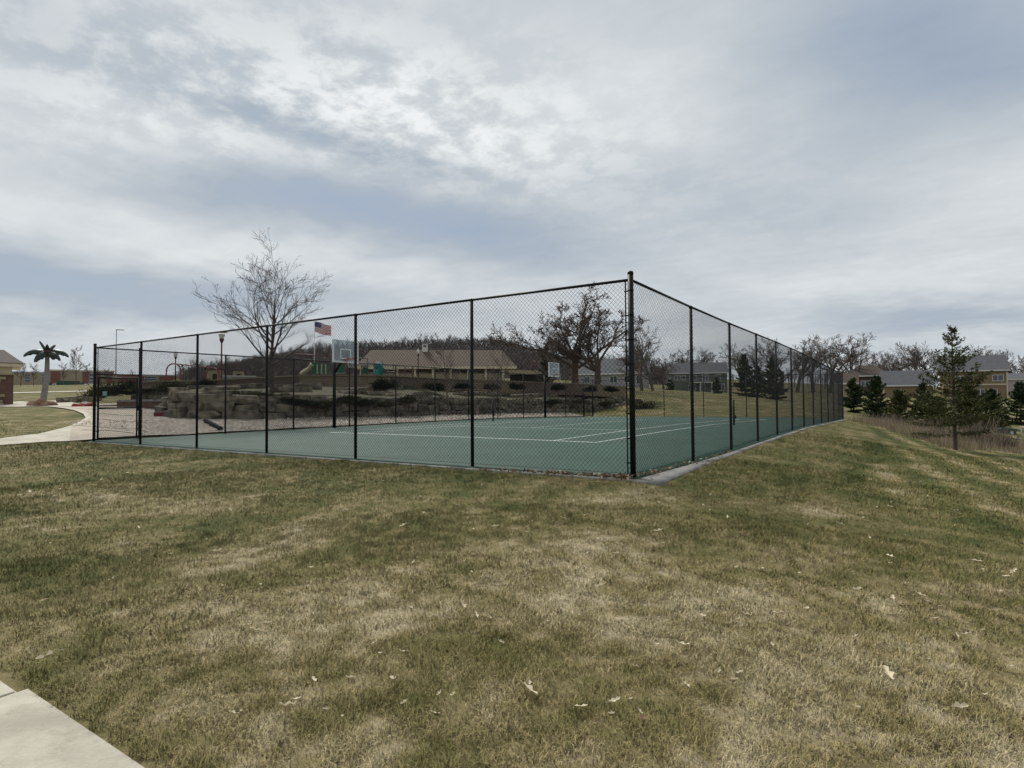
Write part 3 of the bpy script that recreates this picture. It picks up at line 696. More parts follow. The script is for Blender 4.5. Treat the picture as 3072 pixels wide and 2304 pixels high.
def along(P, start, end, fn, wmin, wmax):
    P = np.array(P, float); s = np.concatenate([[0], np.cumsum(np.linalg.norm(np.diff(P, axis=0), axis=1))])
    end = min(end, s[-1]); t = start
    while t < end:
        wd = random.uniform(wmin, wmax); c = t+wd/2
        x = np.interp(c, s, P[:, 0]); y = np.interp(c, s, P[:, 1]); e = .3
        dx = np.interp(c+e, s, P[:, 0])-np.interp(c-e, s, P[:, 0]); dy = np.interp(c+e, s, P[:, 1])-np.interp(c-e, s, P[:, 1])
        fn(float(x), float(y), math.atan2(dy, dx), wd, c); t += wd
for c in range(3):
    def put(x, y, a, wd, s, c=c):
        nx_, ny_ = -math.sin(a), math.cos(a)
        if s > 44 and c == 2 or s > 49 and c: return
        lz = random.uniform(.36, .50); off = .05+c*.20+random.uniform(-.09, .09); z = h(x-nx_*.35, y-ny_*.35)-.06+c*.40+random.uniform(-.03, .03)
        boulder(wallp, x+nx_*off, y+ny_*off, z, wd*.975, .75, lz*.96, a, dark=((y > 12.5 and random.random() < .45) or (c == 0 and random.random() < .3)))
    along(WALLP, .3*c, 60, put, .75, 1.75)
ledges = thing('rock_terrace', 'flat limestone ledges stepping up the planted bank', 'rock terrace', (0, 0, 0))
for dist, s0_, s1_, keep in ((2.0, 5, 52, .85), (3.9, 5, 50, .8), (5.8, 7, 46, .6)):
    def put(x, y, a, wd, s):
        if random.random() > keep: return
        nx_, ny_ = -math.sin(a), math.cos(a); wv = .45*math.sin(s*.45+dist); X_ = x+nx_*(dist+wv); Y_ = y+ny_*(dist+wv)
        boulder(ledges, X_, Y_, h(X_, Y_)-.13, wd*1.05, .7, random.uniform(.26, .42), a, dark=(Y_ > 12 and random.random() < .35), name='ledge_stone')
    along(WALLP, s0_, s1_, put, .9, 2.1)
# smaller stack left of the planter and the low stones in the far left lawn
stack = thing('boulder_wall', 'low pale boulder stack behind the brick planter, left of the long wall', 'boulder wall', (0, 0, 0))
pA = ground(415, 1207, 25); pB = ground(520, 1209, 25)
for c in range(3):
    A_, B_ = at(408, 1206-c*11, 36+c*.5), at(560, 1205-c*11, 32+c*.5)
    n_ = 8
    for i in range(n_):
        t = (i+.5+.3*(c % 2))/n_; P = A_*(1-t)+B_*t; a = math.atan2(B_[1]-A_[1], B_[0]-A_[0])
        boulder(stack, P[0], P[1], P[2]-.12, np.linalg.norm(B_-A_)/n_*1.08, .7, .30, a)
low = thing('boulder_row', 'low broken row of pale boulders in the grass left of the gate', 'boulders', (0, 0, 0))
for i in range(11):
    u_ = 190+i*9.5; P = ground(u_, 1207-i*.35, 25); boulder(low, P[0], P[1], P[2]-.05, random.uniform(.8, 1.3), .7, random.uniform(.22, .42)+(.15 if i > 5 else 0), -.6)

# ------------------------------------------------------------------ top retaining wall of the playground
capP = [at(412, 1144, 34), at(470, 1142, 33.5), at(600, 1140, 33.5), at(754, 1132, 35), at(900, 1125, 37), at(1060, 1124, 39), at(1170, 1125.5, 41), at(1300, 1133, 44.5), at(1406, 1138, 47), at(1560, 1143, 51), at(1750, 1151, 58), at(1880, 1160, 63)]
tw = thing('retaining_wall', 'tan block retaining wall with a stone cap along the top of the bank', 'retaining wall', (0, 0, 0))
mb_b = [MB(), MB()]; 
for i, (p, q_) in enumerate(zip(capP[:-1], capP[1:])):
    n_ = max(2, int(np.linalg.norm(q_-p)/.9))
    for j in range(n_):
        a = p+(q_-p)*j/n_; b = p+(q_-p)*((j+1)/n_); d = (b-a)[:2]; d /= np.linalg.norm(d); nn = np.array([-d[1], d[0]])
        A = a[:2]+nn*.02; B = b[:2]+nn*.02; A2 = a[:2]+nn*.36; B2 = b[:2]+nn*.36
        reddish = (i in (0, 2, 3, 6, 7)) or (i == 9)
        zb = -.45 if i < 2 else -1.15
        mb_b[1 if reddish else 0].add([(*A, a[2]+zb), (*B, b[2]+zb), (*B, b[2]-.085), (*A, a[2]-.085), (*A2, a[2]+zb), (*B2, b[2]+zb), (*B2, b[2]-.085), (*A2, a[2]-.085)],
                                       [(0, 1, 2, 3), (5, 4, 7, 6), (3, 2, 6, 7), (0, 3, 7, 4), (1, 5, 6, 2)])
        g1 = d*.006; A = a[:2]+g1-nn*.05; B = b[:2]-g1-nn*.05; A2 = a[:2]+g1+nn*.42; B2 = b[:2]-g1+nn*.42
        MB().add([(*A, a[2]-.085), (*B, b[2]-.085), (*B, b[2]), (*A, a[2]), (*A2, a[2]-.085), (*B2, b[2]-.085), (*B2, b[2]), (*A2, a[2])],
                 [(0, 1, 2, 3), (5, 4, 7, 6), (3, 2, 6, 7), (0, 4, 5, 1), (0, 3, 7, 4), (1, 5, 6, 2)]).build('cap_stone', MT['capst'], tw)
mb_b[0].build('block_face', MT['blockw'], tw); mb_b[1].build('block_face', MT['blockr'], tw)
# the playground terrace behind it
Ba = np.array([p[:2]+np.array([-.25, .1]) for p in capP]); Bb = np.array([(p+np.array([-(1+.02*i)*22, 26-i, 0]))[:2] for i, p in enumerate(capP)])
capz = np.array([p[2] for p in capP])
def terz(x, y):
    d = np.min(np.hypot(x[..., None]-Ba[:, 0], y[..., None]-Ba[:, 1]), -1); i = np.argmin(np.hypot(x[..., None]-Ba[:, 0], y[..., None]-Ba[:, 1]), -1)
    return np.maximum(H(x, y, True)+.02, (capz[i]-.32)*(1-sm((d-2)/16))+(-2)*sm((d-2)/16))
ribbon('playground_surface', Ba, Bb, MT['mulch'], 60, 20, 0, terz, kind='structure', label='brown mulch playground terrace behind the retaining wall')

# planter, red block, pipe
def oriented_box(mbx, c, a, lx, ly, z0, z1):
    ca, sa = math.cos(a), math.sin(a); pts = []
    for z in (z0, z1):
        for sy_ in (-.5, .5):
            for sx_ in (-.5, .5):
                X_, Y_ = sx_*lx, sy_*ly; pts.append((c[0]+X_*ca-Y_*sa, c[1]+X_*sa+Y_*ca, z))
    return mbx.add(pts, [(0, 2, 3, 1), (4, 5, 7, 6), (0, 1, 5, 4), (2, 6, 7, 3), (0, 4, 6, 2), (1, 3, 7, 5)])
P0 = at(362, 1215, 32.5); P1 = at(512, 1216, 30.5); a = math.atan2(P1[1]-P0[1], P1[0]-P0[0]); Lp = np.linalg.norm((P1-P0)[:2]); Cc = (P0+P1)/2
t = thing('brick_planter', 'low red brick planter wall with pale coping beside the plaza', 'planter wall', (0, 0, 0))
oriented_box(MB(), Cc, a, Lp, .4, Cc[2]-.25, Cc[2]+.19).build('brick_face', MT['brick'], t)
for i in range(5):
    c2 = P0+(P1-P0)*(i+.5)/5; oriented_box(MB(), c2, a, Lp/5-.012, .5, Cc[2]+.19, Cc[2]+.29).build('coping', MT['concg'], t)
P = at(490, 1247, 27.6); t = thing('red_step', 'small dark red block lying alone in the gravel', 'step block', (P[0], P[1], P[2]), .7)
MB().box(-.36, .36, -.14, .14, -.05, .13).build('block', MT['redp'], t); MB().box(-.37, .37, -.15, .15, .131, .155).build('lid', MT['redp'], t)
P = at(680, 1272, 22.6); Q = at(615, 1256, 25.2)
t = thing('drain_pipe', 'black corrugated drain pipe lying in the gravel by the fence', 'pipe', (0, 0, 0))
pm = MB(); v0 = np.array([P[0]-.9, P[1]+.3, h(P[0]-.9, P[1]+.3)+.10]); v1 = np.array([Q[0], Q[1], h(Q[0], Q[1])+.10])
for i in range(22):
    a0 = v0+(v1-v0)*i/22; a1 = v0+(v1-v0)*(i+.55)/22; a2 = v0+(v1-v0)*(i+1)/22
    pm.tube(a0, a1, .085, n=10); pm.tube(a1, a2, .072, n=10)
pm.build('pipe', MT['rubber'], t)

# ------------------------------------------------------------------ bare trees
def grow(segs, p, d, L_, r, lev, P, rd):
    n_ = P['n'][lev]; step = L_/n_; out = []
    for i in range(n_):
        j = P['jit'][lev]
        d = (d+Vector((rd.uniform(-j, j), rd.uniform(-j, j), rd.uniform(-j, j)))+Vector((0, 0, P['up'][lev]))).normalized()
        q_ = p+d*step; r2 = max(P['rmin'], r*(1-(1-P['taper'][lev])*(i+1)/n_)) if True else r
        ra = max(P['rmin'], r*(1-(1-P['taper'][lev])*i/n_))
        segs.append((tuple(p), tuple(q_), ra, r2)); p = q_; fr = (i+1)/n_
        if lev < P['max'] and fr >= P['start'][lev]:
            k = P['kids'][lev]; k = int(k)+(rd.random() < k-int(k))
            for _ in range(k):
                az = rd.uniform(0, 2*math.pi); an = math.radians(rd.uniform(*P['ang'][lev])); o1 = d.orthogonal().normalized(); o1 = Matrix.Rotation(az, 3, d) @ o1
                nd = (d*math.cos(an)+o1*math.sin(an)).normalized()
                if nd.z < P.get('zmin', -.15): nd.z = P.get('zmin', -.15)+.1; nd.normalize()
                grow(segs, p, nd, L_*P['ratio'][lev]*rd.uniform(.7, 1.15)*(1-.45*fr*P.get('short', 1)), max(P['rmin'], r2*P['rr'][lev]), lev+1, P, rd)
    return p
def bare_tree(name, label, loc, P, seed, material, group=None, cat='tree', rz=0, scale=1., thick=.03):
    rd = random.Random(seed); segs = []; grow(segs, Vector((0, 0, -.1)), Vector((rd.uniform(-.05, .05), rd.uniform(-.05, .05), 1)), P['L'], P['r'], 0, P, rd)
    nt_ = P['n'][0]; tr = [s for s in segs if s[2] >= P['r']*P.get('trunkcut', .45)]; cr = [s for s in segs if s[2] < P['r']*P.get('trunkcut', .45)]
    t = thing(name, label, cat, loc, rz, group); t.scale = (scale,)*3
    link('trunk', segs_mesh('trunk', tr, material, thick=0.0), t); link('crown', segs_mesh('crown', cr, material, thick=thick), t)
    return t
def copy_tree(t, label, loc, rz, scale=1., sz=None):
    c = t.copy(); COL.objects.link(c); c.location = tuple(map(float, loc)); c.rotation_euler = (0, 0, rz); c.scale = (scale, scale, sz or scale); c['label'] = label
    for ch in list(t.children):
        d_ = ch.copy(); COL.objects.link(d_); d_.parent = c
    return c
def frame_at(u_, D, turn=0.):
    """yaw so that local +x runs to the right of the picture and local -y faces the camera"""
    r = ray(u_, 1200); return math.atan2(r[1], r[0])-math.pi/2+turn
def span(u0, u1, D): return (u1-u0)/F*D*math.cos(math.atan(((u0+u1)/2-1536)/F))
# main vase-shaped tree on the bank
LOC = dict(L=7.0, r=.16, rmin=.0075, max=4, n=[13, 11, 7, 5, 4], jit=[.05, .075, .10, .13, .25], up=[0, .028, .03, .035, .06],
           taper=[.12, .2, .3, .4, .5], start=[.25, .22, .2, .2, 2], kids=[1.75, .95, .72, .55, 0], ang=[(34, 64), (26, 48), (26, 50), (28, 55), (0, 0)],
           ratio=[.74, .50, .50, .55, .5], rr=[.66, .55, .55, .6, .6], zmin=.05, short=.55, trunkcut=.6)
Pm = at(816, 1167, 30); Pm[2] = h(Pm[0], Pm[1])
TR_MAIN = bare_tree('bare_tree', 'bare vase-shaped tree on the bank, tallest at the left above the fence', Pm, LOC, 22, MT['barkd'], 'bare trees', rz=frame_at(816, 30))
# oaks
OAK = dict(L=2.6, r=.35, rmin=.018, max=4, n=[3, 12, 9, 7, 5, 4], jit=[.06, .22, .30, .34, .4, .4], up=[0, .02, .025, .03, .03, .03], taper=[.85, .22, .25, .35, .5, .5],
           start=[.6, .22, .15, .15, .2, 2], kids=[3.6, .95, 1.05, 1.15, .8, 0], ang=[(15, 72), (28, 60), (30, 65), (35, 70), (35, 70), (0, 0)], ratio=[3.6, .48, .52, .55, .6, .5], rr=[.50, .45, .48, .55, .6, .6], zmin=.0, trunkcut=.5)
def onground(u, v, D):
    p = at(u, v, D); p[2] = float(HR(np.array([p[0]]), np.array([p[1]]))[0]); return p
po = onground(1725, 1150, 85)
OAK1 = bare_tree('oak_tree', 'huge gnarled bare oak with reddish bark seen through the corner bay of the fence', po, OAK, 24, MT['barkr'], 'bare trees', rz=frame_at(1725, 85), thick=.05)
OAK2 = bare_tree('oak_tree', 'second dark gnarled oak leaning over the house, beside the corner post', onground(1792, 1150, 78), OAK, 25, MT['barkd'], 'bare trees', rz=frame_at(1792, 78), thick=.05)
SM = dict(L=4.6, r=.055, rmin=.006, max=3, n=[12, 7, 5, 4], jit=[.03, .12, .2, .3], up=[0, .06, .05, .05], taper=[.25, .3, .4, .5], start=[.3, .2, .2, 2], kids=[2.0, 1.2, 1.0, 0],
          ang=[(35, 60), (30, 55), (30, 60), (0, 0)], ratio=[.36, .5, .55, .5], rr=[.5, .6, .6, .6], zmin=.05, trunkcut=.35)
SAP = bare_tree('young_tree', 'slim young bare tree on the bank in front of the tan-roofed building', onground(1345, 1178, 38), SM, 3, MT['barkl'], 'bare trees')
copy_tree(SAP, 'slim young bare tree near the right end of the tan-roofed building', onground(1500, 1172, 41.5), 2.2, 1.0)
copy_tree(SAP, 'small bare tree just left of the farther backboard', onground(1652, 1165, 50), 1.1, 1.15)
MID = dict(L=3.0, r=.22, rmin=.015, max=4, n=[5, 9, 7, 5, 4], jit=[.05, .18, .25, .3, .35], up=[0, .06, .04, .04, .04], taper=[.75, .3, .3, .4, .5], start=[.5, .2, .2, .2, 2], kids=[2.0, .95, 1.0, .9, 0],
           ang=[(15, 45), (28, 60), (30, 65), (30, 65), (0, 0)], ratio=[2.6, .52, .58, .6, .5], rr=[.62, .52, .55, .6, .6], zmin=0, trunkcut=.5)
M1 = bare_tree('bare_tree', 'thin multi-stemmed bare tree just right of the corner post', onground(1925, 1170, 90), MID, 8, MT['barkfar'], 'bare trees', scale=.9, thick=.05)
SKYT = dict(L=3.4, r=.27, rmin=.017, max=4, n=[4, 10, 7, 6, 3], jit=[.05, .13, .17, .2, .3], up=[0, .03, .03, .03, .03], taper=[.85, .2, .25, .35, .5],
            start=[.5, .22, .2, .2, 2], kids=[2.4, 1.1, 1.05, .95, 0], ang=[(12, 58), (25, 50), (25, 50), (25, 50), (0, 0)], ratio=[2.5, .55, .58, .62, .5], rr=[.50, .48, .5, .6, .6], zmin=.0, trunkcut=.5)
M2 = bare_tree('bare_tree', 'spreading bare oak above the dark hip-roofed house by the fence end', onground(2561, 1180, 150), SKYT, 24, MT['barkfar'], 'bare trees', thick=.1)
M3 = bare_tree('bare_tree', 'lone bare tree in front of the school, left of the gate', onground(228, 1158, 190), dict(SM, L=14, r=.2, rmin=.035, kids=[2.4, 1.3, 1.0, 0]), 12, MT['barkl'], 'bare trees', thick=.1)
rows = [  # u, depth, source, scale, label
    (1895, 84, M1, 1010, 'thin bare tree half hidden by the corner post'),
    (1958, 98, M1, 1030, 'tangled bare tree left of the grey-green house'),
    (1990, 130, M2, 1075, 'broad bare tree behind the left end of the grey-green house'),
    (2040, 215, M2, 1042, 'far bare oak rising behind the grey-green house roof, left side'),
    (2095, 220, M2, 1040, 'far bare oak rising behind the grey-green house roof, right side'),
    (2145, 210, M1, 1060, 'far bare tree at the right gable of the grey-green house'),
    (2225, 190, M1, 1030, 'bare tree behind the dark evergreens, left one'),
    (2280, 190, M2, 1035, 'bare tree behind the dark evergreens, right one'),
    (2345, 185, M2, 1012, 'tall bare tree over the fence, leftmost of the skyline clump'),
    (2392, 178, M1, 1003, 'tall bare tree in the skyline clump, second from left'),
    (2440, 180, M1, 998, 'tallest bare tree of the skyline clump over the fence'),
    (2490, 176, M1, 1012, 'bare tree at the right end of the skyline clump'),
    (2625, 180, M1, 1055, 'bare tree right of the spreading oak'),
    (2668, 190, M1, 1062, 'small bare tree over the grey garage roof, left one'),
    (2700, 185, M1, 1050, 'small bare tree over the grey garage roof, middle one'),
    (2742, 178, M2, 1025, 'rounded bare oak left of the spruce'),
    (2788, 178, M2, 1020, 'rounded bare oak just left of the spruce top'),
    (2905, 180, M2, 1032, 'bare oak behind the brown house, right of the spruce top'),
    (2940, 190, M1, 1050, 'thin bare tree behind the brown house roof'),
    (3040, 185, M2, 1048, 'bare oak at the far right edge'),
    (3085, 175, M2, 1045, 'bare oak cut by the right edge of the photo'),
    (62, 240, M3, 1078, 'small bare tree above the school roof, left of the fake palm'),
    (100, 250, M3, 1088, 'small bare tree above the school roof, just behind the fake palm'),
    (190, 250, M3, 1085, 'small bare tree above the school roof, right of the fake palm'),
    (262, 240, M3, 1087, 'small bare tree just left of the gate post'),
    (318, 250, M3, 1103, 'small bare tree seen through the gate top'),
    (395, 250, M3, 1108, 'small bare tree seen at the right of the gate')]
def top_of(t): return max(v.co.z for ch in t.children for v in ch.data.vertices)
TOPS = {m: top_of(m) for m in (M1, M2, M3)}
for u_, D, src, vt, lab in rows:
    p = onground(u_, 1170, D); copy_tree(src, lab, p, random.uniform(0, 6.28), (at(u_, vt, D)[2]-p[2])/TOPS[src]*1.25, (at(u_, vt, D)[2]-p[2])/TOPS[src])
for t_, vt in ((M1, 965), (M2, 1012), (M3, 1024), (OAK1, 862), (OAK2, 905), (TR_MAIN, 695)):
    q_ = np.array(t_.location); D_ = (q_-CAM)@CF; t_.scale = ((at(1536, vt, D_)[2]-q_[2])/top_of(t_),)*3
M2.scale = (M2.scale[0]*1.3, M2.scale[1]*1.3, M2.scale[2])
TR_MAIN.scale = (TR_MAIN.scale[0]*1.14, TR_MAIN.scale[1]*1.14, TR_MAIN.scale[2])
# distant wood on the ridge: one mass
def wood_mass():
    protos = []
    for sd_ in range(4):
        rd = random.Random(100+sd_); segs = []
        P = dict(L=8, r=.24, rmin=.07, max=2, n=[4, 3, 2, 2], jit=[.05, .15, .25, .3], up=[0, .12, .08, .05], taper=[.4, .3, .5, .5], start=[.3, .3, 2, 2], kids=[3.0, 1.7, 0, 0], ang=[(15, 40), (25, 50), (30, 55), (0, 0)], ratio=[.95, .5, .55, .5], rr=[.6, .55, .6, .6], zmin=.1)
        grow(segs, Vector((0, 0, 0)), Vector((0, 0, 1)), P['L'], P['r'], 0, P, rd)
        protos.append(np.array([[*a, *b, r0, r1] for a, b, r0, r1 in segs]))
    allseg = []
    pts = []
    for az0, az1, r0, r1, n_ in ((-62, -20, 245, 310, 300), (-63, -18, 310, 440, 620), (-24, 13, 250, 360, 190), (-90, -63, 420, 520, 40)):
        az = np.radians(rng.uniform(az0, az1, n_)); rr_ = rng.uniform(r0, r1, n_); pts.append(np.stack([CAM[0]+rr_*np.sin(az), CAM[1]+rr_*np.cos(az)], 1))
    pts = np.concatenate(pts); zs = HR(pts[:, 0], pts[:, 1])
    for (x, y), z in zip(pts, zs):
        s = protos[random.randrange(4)]; sc_ = random.choice((.38, .48, .55, .62, .75))*random.uniform(.85, 1.1); a = random.uniform(0, 6.28); ca, sa = math.cos(a), math.sin(a)
        q_ = s.copy()
        for k in (0, 3):
            X_, Y_ = s[:, k]*ca-s[:, k+1]*sa, s[:, k]*sa+s[:, k+1]*ca; q_[:, k] = X_*sc_+x; q_[:, k+1] = Y_*sc_+y; q_[:, k+2] = s[:, k+2]*sc_+z-.3
        q_[:, 6:] *= sc_; allseg.append(q_)
    A = np.concatenate(allseg)
    segs = [(r_[:3], r_[3:6], r_[6], r_[7]) for r_ in A]
    o = link('woodland', segs_mesh('woodland', segs, MT['woods'], rnd=True, thick=99 if False else 9))
    tag(o, 'dark leafless wood covering the distant ridge', 'woodland', kind='stuff')
    return len(A)
nw = wood_mass()
azf = np.radians(np.linspace(-62.5, -17, 50)); ribbon('forest_floor', [(CAM[0]+240*math.sin(a), CAM[1]+240*math.cos(a)) for a in azf], [(CAM[0]+520*math.sin(a), CAM[1]+520*math.cos(a)) for a in azf], MT['floor'], 70, 30, .3, HR, kind='structure', label='brown leaf-covered slope of the wooded ridge')
# undergrowth on the ridge so that the wood reads as a solid mass
n_ = 60000
azs = np.radians(rng.uniform(-62.5, -19, n_)); rs = rng.uniform(238, 430, n_); X_ = CAM[0]+rs*np.sin(azs); Y_ = CAM[1]+rs*np.cos(azs); Z_ = HR(X_, Y_)+rng.random(n_)**1.4*4.5
tag(link('woodland', tris_cloud('thicket', np.stack([X_, Y_, Z_], 1), rng.normal(size=(n_, 3))*np.array([.5, .5, 1])+np.array([0, 0, .9]), rng.uniform(1.0, 2.6, n_), MT['woods'], rng.random(n_)*.8, .08)), 'grey-brown brushwood filling the distant wood', 'woodland', kind='stuff')

# ------------------------------------------------------------------ conifers and shrubs
def conifer(name, label, loc, hgt, rad, material, seed, group=None, whorl=.30, skirt=.1, per=6, droop=.25, tn=14, needle=.11, sparse=1., trunkr=.07, power=.85, upcurve=.1):
    r = np.random.default_rng(seed); segs = []; Ps, Ns = [], []
    z = skirt*hgt; segs2 = [((0, 0, -.1), (0, 0, hgt*.5), trunkr, trunkr*.55), ((0, 0, hgt*.5), (0, 0, hgt*.98), trunkr*.55, .008)]
    while z < hgt*.985:
        f = (z-skirt*hgt)/(hgt*(1-skirt)); R_ = rad*(1-f)**power+.06
        if f < .12: R_ *= .75+2*f
        for k in range(max(3, int(per*(1-.35*f)))):
            if r.random() > sparse: continue
            a = r.uniform(0, 2*np.pi); L_ = R_*r.uniform(.6, 1.15); nb = 5; p = np.array([0, 0, z+r.uniform(-.1, .1)*whorl*3]); el = r.uniform(.05, .3)+f*.7-droop*(1-f)
            d = np.array([np.cos(a)*np.cos(el), np.sin(a)*np.cos(el), np.sin(el)])
            for i in range(nb):
                q_ = p+d*L_/nb; segs.append((tuple(p), tuple(q_), .018*(1-i/nb)+.004, .018*(1-(i+1)/nb)+.003))
                m_ = max(3, int(tn*L_/nb/.3)); tt = r.random((m_, 1)); base = p+(q_-p)*tt
                sd_ = np.cross(d, [0, 0, 1]); sd_ /= np.linalg.norm(sd_)+1e-9
                wdt = (L_*(1-(i+.5)/nb)*.32+.06)
                lat = r.uniform(-1, 1, (m_, 1)); off = sd_*lat*wdt+np.array([0, 0, 1])*(r.normal(size=(m_, 1))*.03-np.abs(lat)*.02-.01)+d*np.abs(lat)*wdt*.5
                Ps.append(base+off); Ns.append(d*.8+sd_*np.sign(lat)*.6+r.normal(size=(m_, 3))*.45+np.array([0, 0, .05]))
                p = q_; d = d+np.array([0, 0, upcurve*r.uniform(.3, 1.2)]); d /= np.linalg.norm(d)
        z += whorl*r.uniform(.7, 1.3)*(1-.3*f)
    Ps = np.concatenate(Ps); Ns = np.concatenate(Ns)
    t = thing(name, label, 'tree', loc, 0, group)
    link('trunk', segs_mesh('trunk', segs2+segs, MT['bark'], thick=.03), t)
    sh = .5+.5*np.clip(r.normal(size=len(Ps))*.5, -1, 1)
    link('crown', tris_cloud('crown', Ps, Ns, r.uniform(.7, 1.4, len(Ps))*needle, material, sh, .28), t)
    return t
Psp = ground(2866, 1350, 12); sc_sp = np.linalg.norm(Psp[:2]-CAM[:2])*math.cos(math.atan((2866-1536)/F))
hsp = (1350-975)/F*sc_sp
conifer('spruce_tree', 'sparse tall spruce standing alone on the right-hand slope', Psp, hsp, hsp*.42, MT['needle'], 4, whorl=.25, skirt=.14, per=6, droop=.28, tn=30, needle=.085, sparse=.8, trunkr=.075, power=1.0, upcurve=.12)
CON = [(2562, 1250, 62, 1137, .46, MT['needled'], 'dark pine right beside the far end of the fence'),
       (2632, 1262, 58, 1132, .48, MT['needled'], 'densest dark pine, second from the fence end'),
       (2700, 1266, 52, 1168, .50, MT['needle'], 'low spreading young pine between the dark pines and the spruce'),
       (2768, 1262, 60, 1150, .40, MT['needled'], 'small pointed pine before the grey garage'),
       (2810, 1290, 42, 1195, .75, MT['needle'], 'wide low pine behind the spruce, left side'),
       (2915, 1275, 48, 1165, .65, MT['needle'], 'wide low pine behind the spruce, right side'),
       (2975, 1262, 55, 1172, .55, MT['needled'], 'low dark pine in front of the brown house corner'),
       (3062, 1262, 58, 1150, .45, MT['needled'], 'dark pine cut by the right edge of the photo'),
       (2235, 1196, 92, 1065, .33, MT['needled'], 'big dark evergreen seen through the fence, left one of the pair'),
       (2320, 1204, 84, 1078, .40, MT['needled'], 'big dark evergreen seen through the fence, right one of the pair'),
       (2275, 1200, 88, 1100, .42, MT['needled'], 'shorter dark evergreen between the two big ones behind the fence'),
       (1640, 1140, 100, 1035, .22, MT['needled'], 'narrow dark spruce beside the big oak'),
       (2010, 1178, 120, 1140, .55, MT['needled'], 'round dark evergreen shrub at the left of the grey-green house'),
       (2150, 1178, 125, 1138, .45, MT['needled'], 'dark evergreen shrub before the porch of the grey-green house')]
for i, (u_, vb, D, vt, rf, m_, lab) in enumerate(CON):
    p = onground(u_, vb, D); hh = at(u_, vt, D)[2]-p[2]; s_ = D/60
    conifer('pine_tree', lab, p, hh, hh*rf, m_, 50+i, 'evergreens', whorl=.34*s_, skirt=.03, per=9, droop=.15, tn=int(18/max(s_, .8)), needle=.20*s_, trunkr=.10, power=.7, upcurve=.06)
# junipers along the bank
def shrub(name, label, P, lx, ly, lz, rz, material, n_, seed, group=None, size=.10, cat='shrub'):
    r = np.random.default_rng(seed); t = thing(name, label, cat, P, rz, group)
    k = 26; cl = r.normal(size=(k, 3)); cl /= np.linalg.norm(cl, axis=1, keepdims=True); cl *= r.random((k, 1))**.5*.8; cl[:, 2] = np.abs(cl[:, 2])
    c = cl[r.integers(0, k, n_)]+r.normal(size=(n_, 3))*.20; c[:, 2] = np.abs(c[:, 2])
    pos = c*np.array([lx/2, ly/2, lz*.85]); nrm = c*np.array([1, 1, .9])+r.normal(size=(n_, 3))*.5+np.array([0, 0, .4])
    link('foliage', tris_cloud('foliage', pos, nrm, r.uniform(.6, 1.5, n_)*size, material, r.random(n_), .35), t)
    st = [((0, 0, -.1), tuple(cl[i]*np.array([lx/2, ly/2, lz*.8])), .03, .008) for i in range(12)]
    link('stem', segs_mesh('stem', st, MT['barkd']), t); return t
JU = [(312, 1180, 36, 2.2, .75, 'juniper', 'wide low juniper just left of the gate, on the bank'), (345, 1173, 35.5, 2.6, .9, 'juniper', 'low juniper right behind the gate top'), (385, 1170, 35, 2.4, .9, 'junip2', 'dark juniper behind the right half of the gate'),
      (440, 1164, 34.5, 2.0, .6, 'juniper', 'low juniper by the thick gate post'), (520, 1166, 33.5, 2.0, .7, 'juniper', 'low juniper below the first swing arch'),
      (585, 1162, 33, 1.5, .6, 'juniper', 'yellow-tinged juniper between the swing arches'), (612, 1160, 33, 1.4, .62, 'junip2', 'dark juniper below the second swing arch'),
      (1155, 1157, 38.5, 1.9, .8, 'junip2', 'large dark juniper mound right of the nearer backboard'), (1290, 1157, 42, 1.4, .5, 'juniper', 'juniper left of the slim young tree'),
      (1315, 1163, 41, 1.0, .45, 'junip2', 'small dark juniper at the foot of the slim young tree'), (1388, 1158, 44, 1.4, .45, 'junip2', 'dark juniper right of the slim young tree'),
      (1475, 1160, 46, 1.3, .45, 'junip2', 'dark juniper left of the farther backboard'), (1550, 1160, 47, 1.5, .5, 'junip2', 'dark juniper just left of the farther hoop pole'),
      (1672, 1164, 52, 1.8, .6, 'junip2', 'dark juniper right of the farther hoop'), (1772, 1168, 55, 1.5, .5, 'junip2', 'dark juniper left of the corner post'), (1835, 1168, 57, 1.6, .55, 'junip2', 'dark juniper nearly touching the corner post'),
      (1925, 1226, 57, 5.0, 1.0, 'junip2', 'dark spreading juniper at the far end of the boulder wall')]
for i, (u_, v_, D, wd, hh, m_, lab) in enumerate(JU):
    p = at(u_, v_, D); p[2] = max(h(p[0], p[1]), p[2]-.15)-.03
    shrub('juniper', lab, p, wd, 1.1, hh, YAW*-1+.3, MT[m_], 2600, 200+i, 'junipers on the bank', .085)
# creeping cover that hangs over the boulders
CC = [(700, 1176, 28.5, 3.0), (775, 1180, 28.5, 2.6), (850, 1186, 29.3, 2.8), (905, 1200, 29.3, 2.6), (965, 1206, 30.4, 2.8), (1040, 1190, 31.6, 2.2), (1090, 1200, 32.5, 2.6), (1150, 1206, 34, 2.4), (1225, 1192, 35.6, 2.0), (1660, 1202, 49.6, 2.4), (1740, 1200, 53, 3), (1820, 1205, 57, 3.2)]
places = ['left of the vase-shaped tree', 'just left of the tree trunk', 'just right of the tree trunk', 'left of the nearer hoop pole', 'behind the nearer hoop pole', 'below the nearer backboard', 'right of the nearer backboard', 'below the large juniper mound', 'below the slim young tree', 'under the farther backboard', 'left of the corner post', 'beside the corner post']
for i, (u_, v_, D, wd) in enumerate(CC):
    p = at(u_, v_, D); p[2] = max(h(p[0], p[1]), p[2]-.1)-.15
    shrub('creeping_shrub', 'dark creeping groundcover draped over the boulders, '+places[i], p, wd*.8, 1.3, .34, math.pi/2, MT['junip2'] if i % 3 == 0 else MT['juniper'], 2400, 300+i, 'creeping shrubs on the boulders', .07)

